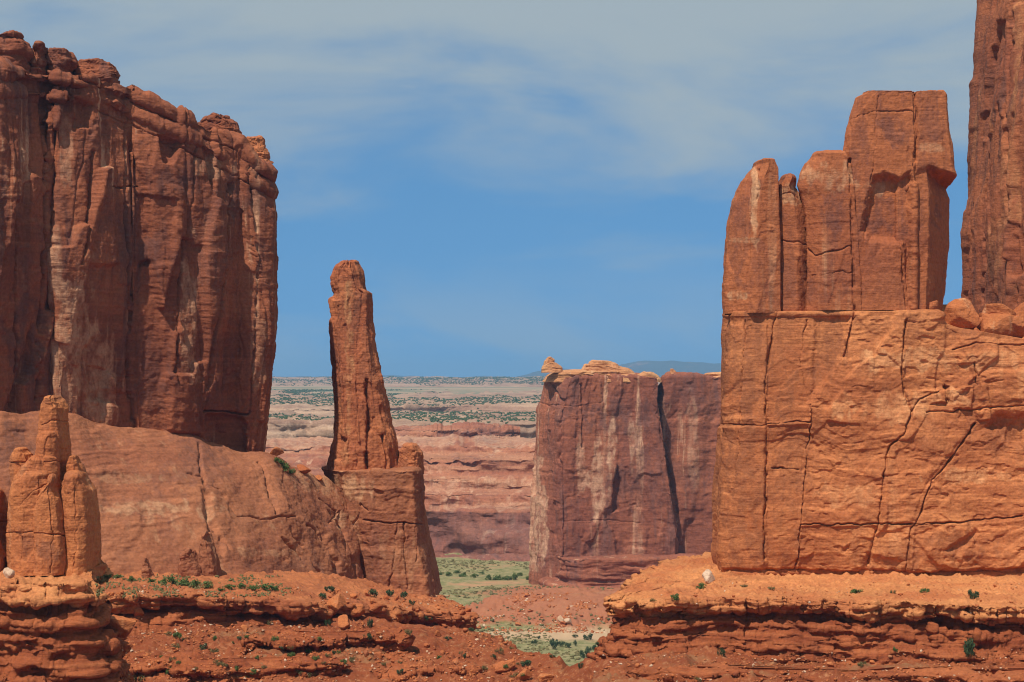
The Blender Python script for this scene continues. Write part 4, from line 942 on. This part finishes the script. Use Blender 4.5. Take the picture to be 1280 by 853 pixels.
for px, py, w_, h_, v, lab in [(152, 768, 40, 30, 3, 'large brown slab fallen from the left ledge beside the pinnacle base'), (153, 792, 36, 26, 5, 'squat orange boulder below the fallen brown slab'), (171, 772, 18, 14, 1, 'small round boulder between the slab and the ledge'),
                               (431, 787, 20, 17, 4, 'cube shaped boulder dropped below the end of the left ledge'), (623, 842, 25, 15, 2, 'flat topped orange boulder on the slope above the dry wash'), (636, 838, 22, 16, 6, 'orange slab leaning behind the flat topped slope boulder'),
                               (655, 850, 18, 13, 0, 'rusty rock right of the flat topped slope boulder'), (681, 854, 28, 13, 3, 'dark overhanging rock at the bottom of the slope'), (418, 763, 24, 20, 7, 'tan block wedged at the ledge end below the spire'), (440, 768, 30, 17, 5, 'long tan block in the rubble below the spire pedestal'), (467, 766, 34, 14, 2, 'broad flat block of the broken ledge below the spire'),
                               (345, 570, 15, 11, 1, 'dark boulder by the cliff corner above the apron'), (378, 590, 18, 10, 6, 'dark brown boulder on the saddle between the cliff and the spire'), (399, 601, 12, 7, 4, 'small dark stone on the saddle just left of the spire')]:
    rock_at('boulder', BV[v], px, py, w_, h_, lab, 'boulder', G2, (rr.uniform(-.2, .2), rr.uniform(-.2, .2), rr.uniform(0, 6)), None, .2)
G3 = 'white rocks at the foot of the mound'
for px, py, w_, h_, lab in [(702, 779, 9, 9, 'upper grey-white rock of the pair on the red mound'), (710, 780, 9, 7, 'lower grey-white rock of the pair on the red mound')]:
    rock_at('boulder', BP[0], px, py, w_, h_, lab, 'boulder', G3, (0, 0, px), None, .2)
# loose stones, all alike
SV = [boulder_mesh('stone_mesh', 400 + i, 2, .0, 7 + i, M_boulder) for i in range(6)] + [boulder_mesh('stone_mesh', 420 + i, 2, .0, 7 + i, M_paleboulder) for i in range(2)]
def scatter(n, poly, smin, smax, label, group, pale=.2, seed=1, name='stone'):
    r = np.random.RandomState(seed); k = 0; tries = 0
    x0, x1 = min(p[0] for p in poly), max(p[0] for p in poly); y0, y1 = min(p[1] for p in poly), max(p[1] for p in poly)
    while k < n and tries < n * 8:
        tries += 1
        px, py = r.uniform(x0, x1), r.uniform(y0, y1)
        if not inside(np.array([px]), np.array([py]), poly)[0]: continue
        s = smin + (smax - smin) * r.rand() ** 2.6
        me = SV[6 + r.randint(2)] if r.rand() < pale * .6 and s < smax * .5 else SV[r.randint(6)]
        rock_at(name, me, px, py, s * r.uniform(.8, 1.4), s * r.uniform(.55, .9), label, 'stone', group, (r.uniform(-.3, .3), r.uniform(-.3, .3), r.uniform(0, 6)), None, .3); k += 1
scatter(100, [(150, 785), (400, 790), (520, 770), (600, 775), (690, 845), (690, 853), (150, 853)], 2, 12, 'small loose stone lying on the red slope below the left ledge', 'loose stones on the red slope below the left ledge', .22, 1)
scatter(45, [(400, 735), (450, 745), (540, 745), (590, 765), (560, 775), (480, 762), (410, 755)], 3, 11, 'loose stone in the rubble at the foot of the spire pedestal', 'loose stones at the foot of the spire', .15, 2)
scatter(50, [(760, 826), (1000, 835), (1180, 820), (1280, 830), (1280, 853), (740, 853)], 2.5, 8, 'small loose stone on the red slope under the right ledge', 'loose stones under the right ledge', .2, 3)
scatter(35, [(770, 757), (900, 728), (1280, 730), (1280, 775), (900, 755)], 2, 6, 'small loose stone on the sandy top of the right ledge', 'loose stones on the right ledge', .3, 4)
scatter(36, [(605, 765), (650, 745), (750, 750), (755, 780), (620, 785)], 2, 6, 'small loose stone on the red mound before the distant butte', 'loose stones on the mound', .1, 5)
scatter(30, [(125, 742), (180, 740), (180, 780), (140, 800)], 2.5, 8, 'small loose stone in the rubble between pinnacle and left ledge', 'loose stones beside the pinnacle', .1, 6)

# finer rubble than anyone could count
def rubble(n, polys, seed):
    r = np.random.RandomState(seed); pts, sz = [], []
    for poly, share, smax in polys:
        x0, x1 = min(p[0] for p in poly), max(p[0] for p in poly); y0, y1 = min(p[1] for p in poly), max(p[1] for p in poly)
        m = int(n * share); px, py = r.uniform(x0, x1, m * 3), r.uniform(y0, y1, m * 3)
        k = inside(px, py, poly) & (fbm(px / 26, py / 9, 3.0, 3) > -.12); px, py = px[k][:m], py[k][:m]
        for a, b in zip(px, py):
            loc, nr, ob = drop_to(a, b)
            if loc is None or ob.name.split('.')[0] in ('stone', 'boulder', 'slickrock_apron', 'haze'): continue
            w_ = (.8 + smax * r.rand() ** 3) / 2 / F * loc.y
            pts.append(tuple(loc)); sz.append((w_ * r.uniform(.8, 1.5), w_ * r.uniform(.8, 1.5), w_ * r.uniform(.5, 1)))
    return np.array(pts), np.array(sz)


bpy.context.view_layer.update(); dg = bpy.context.evaluated_depsgraph_get()
RUB = rubble(6500, [([(150, 780), (400, 778), (520, 768), (600, 772), (700, 845), (700, 853), (150, 853)], .46, 4.2), ([(740, 818), (1280, 812), (1280, 853), (735, 853)], .2, 3.6), ([(770, 757), (900, 724), (1280, 726), (1280, 775), (900, 758)], .1, 2.2),
                    ([(600, 770), (640, 742), (760, 740), (760, 792), (615, 790)], .22, 3.6), ([(130, 722), (440, 738), (560, 745), (590, 762), (400, 758), (130, 748)], .12, 3.2)], 8)
# ------------------------------------------------------------------ plants
def leaf_material(name, a, b):
    m = bpy.data.materials.new(name); m.use_nodes = True
    t = NT(m.node_tree); bs = t.n['Principled BSDF']; bs.inputs['Roughness'].default_value = .7; bs.inputs['Specular IOR Level'].default_value = .2
    pos = t.new('ShaderNodeNewGeometry').outputs['Position']
    t.l.new(t.mix(t.ramp(t.noise(pos, 2.2, 3, .6), .35, .65), a, b), bs.inputs['Base Color'])
    return m


M_leaf = leaf_material('green_leaves', (.05, .085, .022), (.10, .135, .035))
M_sage = leaf_material('sage_leaves', (.085, .075, .026), (.16, .125, .05))
M_dark = leaf_material('juniper_leaves', (.028, .05, .022), (.05, .075, .03))


def bush_mesh(seed, mat, n=420, leaf=.10, flat=.75, name='bush_mesh'):
    r = np.random.RandomState(seed)
    nb = 9; cs = np.column_stack([r.uniform(-.6, .6, nb), r.uniform(-.6, .6, nb), r.uniform(.15, .75, nb) * flat]); cr = r.uniform(.22, .42, nb)
    V, Fc = [], []
    for i in range(7):                                                     # a few woody stems
        a = r.uniform(0, 6.28); e = np.array([math.cos(a) * .5, math.sin(a) * .5, .5 * flat]); s = np.array([-math.sin(a), math.cos(a), 0]) * .02
        k = len(V); V += [-s, s, e]; Fc.append((k, k + 1, k + 2))
    for i in range(n):
        j = r.randint(nb); d = r.randn(3); d /= np.linalg.norm(d); c = cs[j] + d * cr[j] * r.uniform(.5, 1.05) * np.array([1, 1, .85]); c[2] = max(c[2], .02)
        a = r.randn(3); a /= np.linalg.norm(a); b = np.cross(a, d); b /= np.linalg.norm(b) + 1e-6
        s = leaf * r.uniform(.6, 1.4); k = len(V)
        V += [c - a * s, c + b * s * .5, c + a * s, c - b * s * .5]; Fc.append((k, k + 1, k + 2, k + 3))
    me = bpy.data.meshes.new(name); me.from_pydata([tuple(v) for v in V], [], Fc); me.materials.append(mat); me.update()
    return me


BM = [bush_mesh(i, M_leaf) for i in range(4)]; BS = [bush_mesh(10 + i, M_sage, 360, .09) for i in range(3)]; BD = [bush_mesh(20 + i, M_dark, 420, .1, .9) for i in range(3)]
def bush(px, py, w_, h_, pool, label, group=None, name='bush', r=np.random.RandomState(9)):
    loc, nr, ob = drop_to(px, py)
    if loc is None: return
    o = bpy.data.objects.new(name, pool[r.randint(len(pool))]); COL.objects.link(o)
    o.location = loc - Vector((0, 0, .05)); s = w_ / 2 / F * loc.y / .85
    o.scale = (s, s, h_ / F * loc.y / .95); o.rotation_euler = (0, 0, r.uniform(0, 6.28))
    return tag(o, label, 'bush', group)


G4 = 'bushes on the right ledge'
for px, py, w_, h_, po, lab in [(844, 749, 16, 10, BM, 'bright green bush near the left end of the right ledge'), (874, 736, 16, 9, BM, 'green bush below the white pointed boulder'), (816, 752, 8, 6, BS, 'small dull bush at the rim left of the bright green bush'), (1071, 741, 22, 7, BM, 'low wide green bush at the middle of the right ledge top'),
                                (1156, 741, 14, 7, BM, 'low green bush under the right part of the fin'), (1218, 749, 17, 13, BD, 'round dark green bush near the right rim of the ledge'), (1116, 741, 8, 5, BS, 'tiny dull bush between the two low green bushes'), (930, 734, 12, 5, BS, 'tiny grey-green tuft near the fin foot'), (965, 737, 12, 5, BS, 'flat grey-green tuft in the sand left of centre on the ledge'),
                                (1209, 824, 20, 30, BD, 'tall dark green bush growing under the right ledge'), (902, 820, 11, 12, BD, 'dark green bush against the blocky wall of the right ledge'), (1118, 814, 10, 8, BM, 'small green bush in a hollow of the right ledge wall'), (1078, 832, 14, 8, BS, 'pale tuft by white stones under the right ledge'), (872, 852, 9, 9, BS, 'sage tuft on the red slope left under the right ledge')]:
    bush(px, py, w_, h_, po, lab, G4)
def bushes(spots, pool, label, group):
    for px, py, w_, h_ in spots: bush(px, py, w_, h_, pool, label, group)
bushes([(133, 722, 16, 6), (147, 723, 14, 6), (163, 727, 12, 9), (205, 729, 18, 9), (218, 730, 20, 12), (230, 732, 22, 13), (245, 733, 20, 12), (258, 735, 16, 10), (190, 728, 14, 7), (300, 735, 16, 8), (315, 737, 18, 9), (330, 738, 22, 10), (345, 739, 16, 8), (285, 736, 18, 7), (276, 739, 14, 6)], BM, 'green bush in the strip along the foot of the left cliff', 'bushes along the foot of the left cliff')
bushes([(345, 578, 10, 8), (355, 588, 20, 14), (363, 592, 14, 9), (350, 580, 14, 10)], BM, 'green bush on the saddle beside the dark boulder', 'bushes on the saddle')
bushes([(468, 746, 14, 12), (489, 745, 14, 9), (504, 748, 12, 10), (412, 740, 14, 9), (405, 748, 14, 8), (515, 757, 9, 8)], BD, 'dark bush in the rubble at the spire foot', 'bushes at the spire foot')
bushes([(254, 812, 11, 9), (171, 853, 22, 14), (268, 817, 14, 9), (336, 781, 12, 8), (410, 783, 9, 10), (462, 785, 8, 14), (543, 782, 18, 10), (535, 776, 12, 7), (410, 822, 8, 8), (418, 818, 7, 6), (404, 830, 8, 5), (560, 800, 10, 6), (624, 816, 11, 9), (617, 823, 8, 6), (605, 838, 10, 9), (644, 847, 13, 8), (655, 833, 20, 9), (460, 800, 12, 10), (580, 822, 8, 6), (300, 800, 8, 6), (352, 812, 9, 6), (440, 828, 8, 6), (500, 842, 10, 7), (390, 846, 12, 8), (480, 832, 8, 6), (590, 790, 9, 7), (520, 815, 8, 5), (230, 800, 8, 5), (330, 836, 9, 6)], BD + BS, 'scrubby bush on the red slope below the left ledge', 'bushes on the red slope below the left ledge')
bushes([(int(a), int(b), 5 + c, 4 + c * .6) for a, b, c in np.column_stack([np.random.RandomState(31).uniform(180, 660, 40), np.random.RandomState(32).uniform(792, 848, 40), np.random.RandomState(33).rand(40) * 8])], BS + BS + BM, 'scrubby bush on the red slope below the left ledge', 'bushes on the red slope below the left ledge')
bushes([(673, 799, 6, 5), (668, 806, 8, 8), (694, 811, 15, 14), (700, 808, 12, 8), (711, 810, 11, 8), (719, 808, 5, 10), (735, 800, 14, 9), (719, 797, 8, 5), (742, 813, 8, 8), (731, 822, 14, 12), (736, 816, 10, 9), (748, 807, 8, 6), (726, 835, 8, 8), (690, 822, 8, 5)], BD, 'dark green shrub beside the pale dry wash in the gap', 'shrubs by the dry wash')
bushes([(551, 719, 9, 4), (560, 720, 10, 6), (580, 721, 16, 8), (592, 722, 12, 6), (612, 725, 12, 8), (622, 725, 16, 9), (634, 725, 14, 7), (642, 725, 10, 10), (660, 725, 8, 7), (572, 717, 10, 5), (603, 718, 9, 4), (650, 720, 9, 5)], BM, 'bright green cottonwood clump on the valley flat in the gap', 'green clumps on the valley flat')

def speckle(name, pts, sizes, mat, seed):
    """a carpet of small uneven tufts, too many to count"""
    r = np.random.RandomState(seed); v, f = ico_dirs(1); f = np.array(f)
    n = len(pts); V = v[None] * (1 + .35 * r.randn(n, len(v), 1)) * np.asarray(sizes)[:, None, :] + np.asarray(pts)[:, None, :]
    Q = (f[None] + (np.arange(n) * len(v))[:, None, None]).reshape(-1, 3)
    me = bpy.data.meshes.new(name); V = V.reshape(-1, 3).astype(f4)
    me.vertices.add(len(V)); me.vertices.foreach_set('co', V.ravel()); me.loops.add(Q.size); me.loops.foreach_set('vertex_index', Q.ravel().astype(np.int32))
    me.polygons.add(len(Q)); me.polygons.foreach_set('loop_start', (np.arange(len(Q)) * 3).astype(np.int32)); me.update(calc_edges=True); me.materials.append(mat)
    return tag(link(name, me), kind='stuff')


k_ = np.arange(len(RUB[0])) % 8 == 0
speckle('rubble', RUB[0][~k_], RUB[1][~k_], M_boulder, 5)
speckle('pale_rubble', RUB[0][k_], RUB[1][k_] * .9, M_paleboulder, 7)
r = np.random.RandomState(12); gp = []
for px, py in zip(r.uniform(120, 365, 1500), r.uniform(719, 746, 1500)):
    if fbm(px / 18, py / 6, .8, 3) < -.05: continue
    loc, nr, ob = drop_to(px, py)
    if loc is not None and ob.name.startswith(('rock_ledge', 'ground')): gp.append(tuple(loc))
speckle('dry_grass', np.array(gp), np.column_stack([r.uniform(.08, .26, len(gp)), r.uniform(.08, .26, len(gp)), r.uniform(.1, .3, len(gp))]), M_sage, 15)
r = np.random.RandomState(3)
n = 5200; yy = r.uniform(700, 1235, n); xx = (r.uniform(500, 770, n) - 640) / F * yy
hh = ground_h(xx, yy); ok = (hh < -104) & (fbm(xx / 30, yy / 45, 2.0, 3) > -.25); xx, yy, hh = xx[ok], yy[ok], hh[ok]
s = .25 + .75 * r.rand(len(xx)) ** 2
speckle('sagebrush', np.column_stack([xx, yy, hh + .1]), np.column_stack([s * 1.1, s * 1.1, s * .7]), M_sage, 4)
pts, szs = [], []
for i in range(44000):
    px = r.uniform(320, 910); y = r.choice([r.uniform(1950, 2900), r.uniform(3050, 5200), r.uniform(6300, 9500)], p=[.2, .45, .35]); x = (px - 640) / F * y
    if vnoise(x / 420, y / 700, .3) + .5 * vnoise(x / 90, y / 180, 2.3) < -.22: continue
    pts.append((x, y)); szs.append(.8 + y / 3900 * r.uniform(.25, 1.1))
bpy.context.view_layer.update(); dg = bpy.context.evaluated_depsgraph_get()
P3 = [(x, y, settle(x, y, 300)) for x, y in pts]
keep = [i for i, p in enumerate(P3) if p[2] is not None]
speckle('juniper_scrub', np.array([P3[i] for i in keep]), np.array([(szs[i] * 1.3, szs[i] * 1.3, szs[i]) for i in keep]), M_dark, 6)

# ------------------------------------------------------------------ the air between here and the mountains
def haze_box():
    x0, x1, y0, y1, z0, z1 = -92000, 92000, -400, 34500, -135, 300
    V = [(a, b, c) for a in (x0, x1) for b in (y0, y1) for c in (z0, z1)]
    me = bpy.data.meshes.new('haze'); me.from_pydata(V, [], [(0, 1, 3, 2), (4, 6, 7, 5), (0, 4, 5, 1), (2, 3, 7, 6), (0, 2, 6, 4), (1, 5, 7, 3)]); me.update()
    m = bpy.data.materials.new('haze_air'); m.use_nodes = True; nt = m.node_tree; nt.nodes.clear()
    pv = nt.nodes.new('ShaderNodeVolumePrincipled'); pv.inputs['Color'].default_value = (.34, .64, 1.0, 1); pv.inputs['Density'].default_value = .000052; pv.inputs['Anisotropy'].default_value = .1
    pv.inputs['Density Attribute'].default_value = ''
    ou = nt.nodes.new('ShaderNodeOutputMaterial'); nt.links.new(pv.outputs[0], ou.inputs['Volume'])
    m.cycles.homogeneous_volume = True if hasattr(m.cycles, 'homogeneous_volume') else None
    return tag(link('haze', me, m), kind='stuff')


haze_box()
print('done')
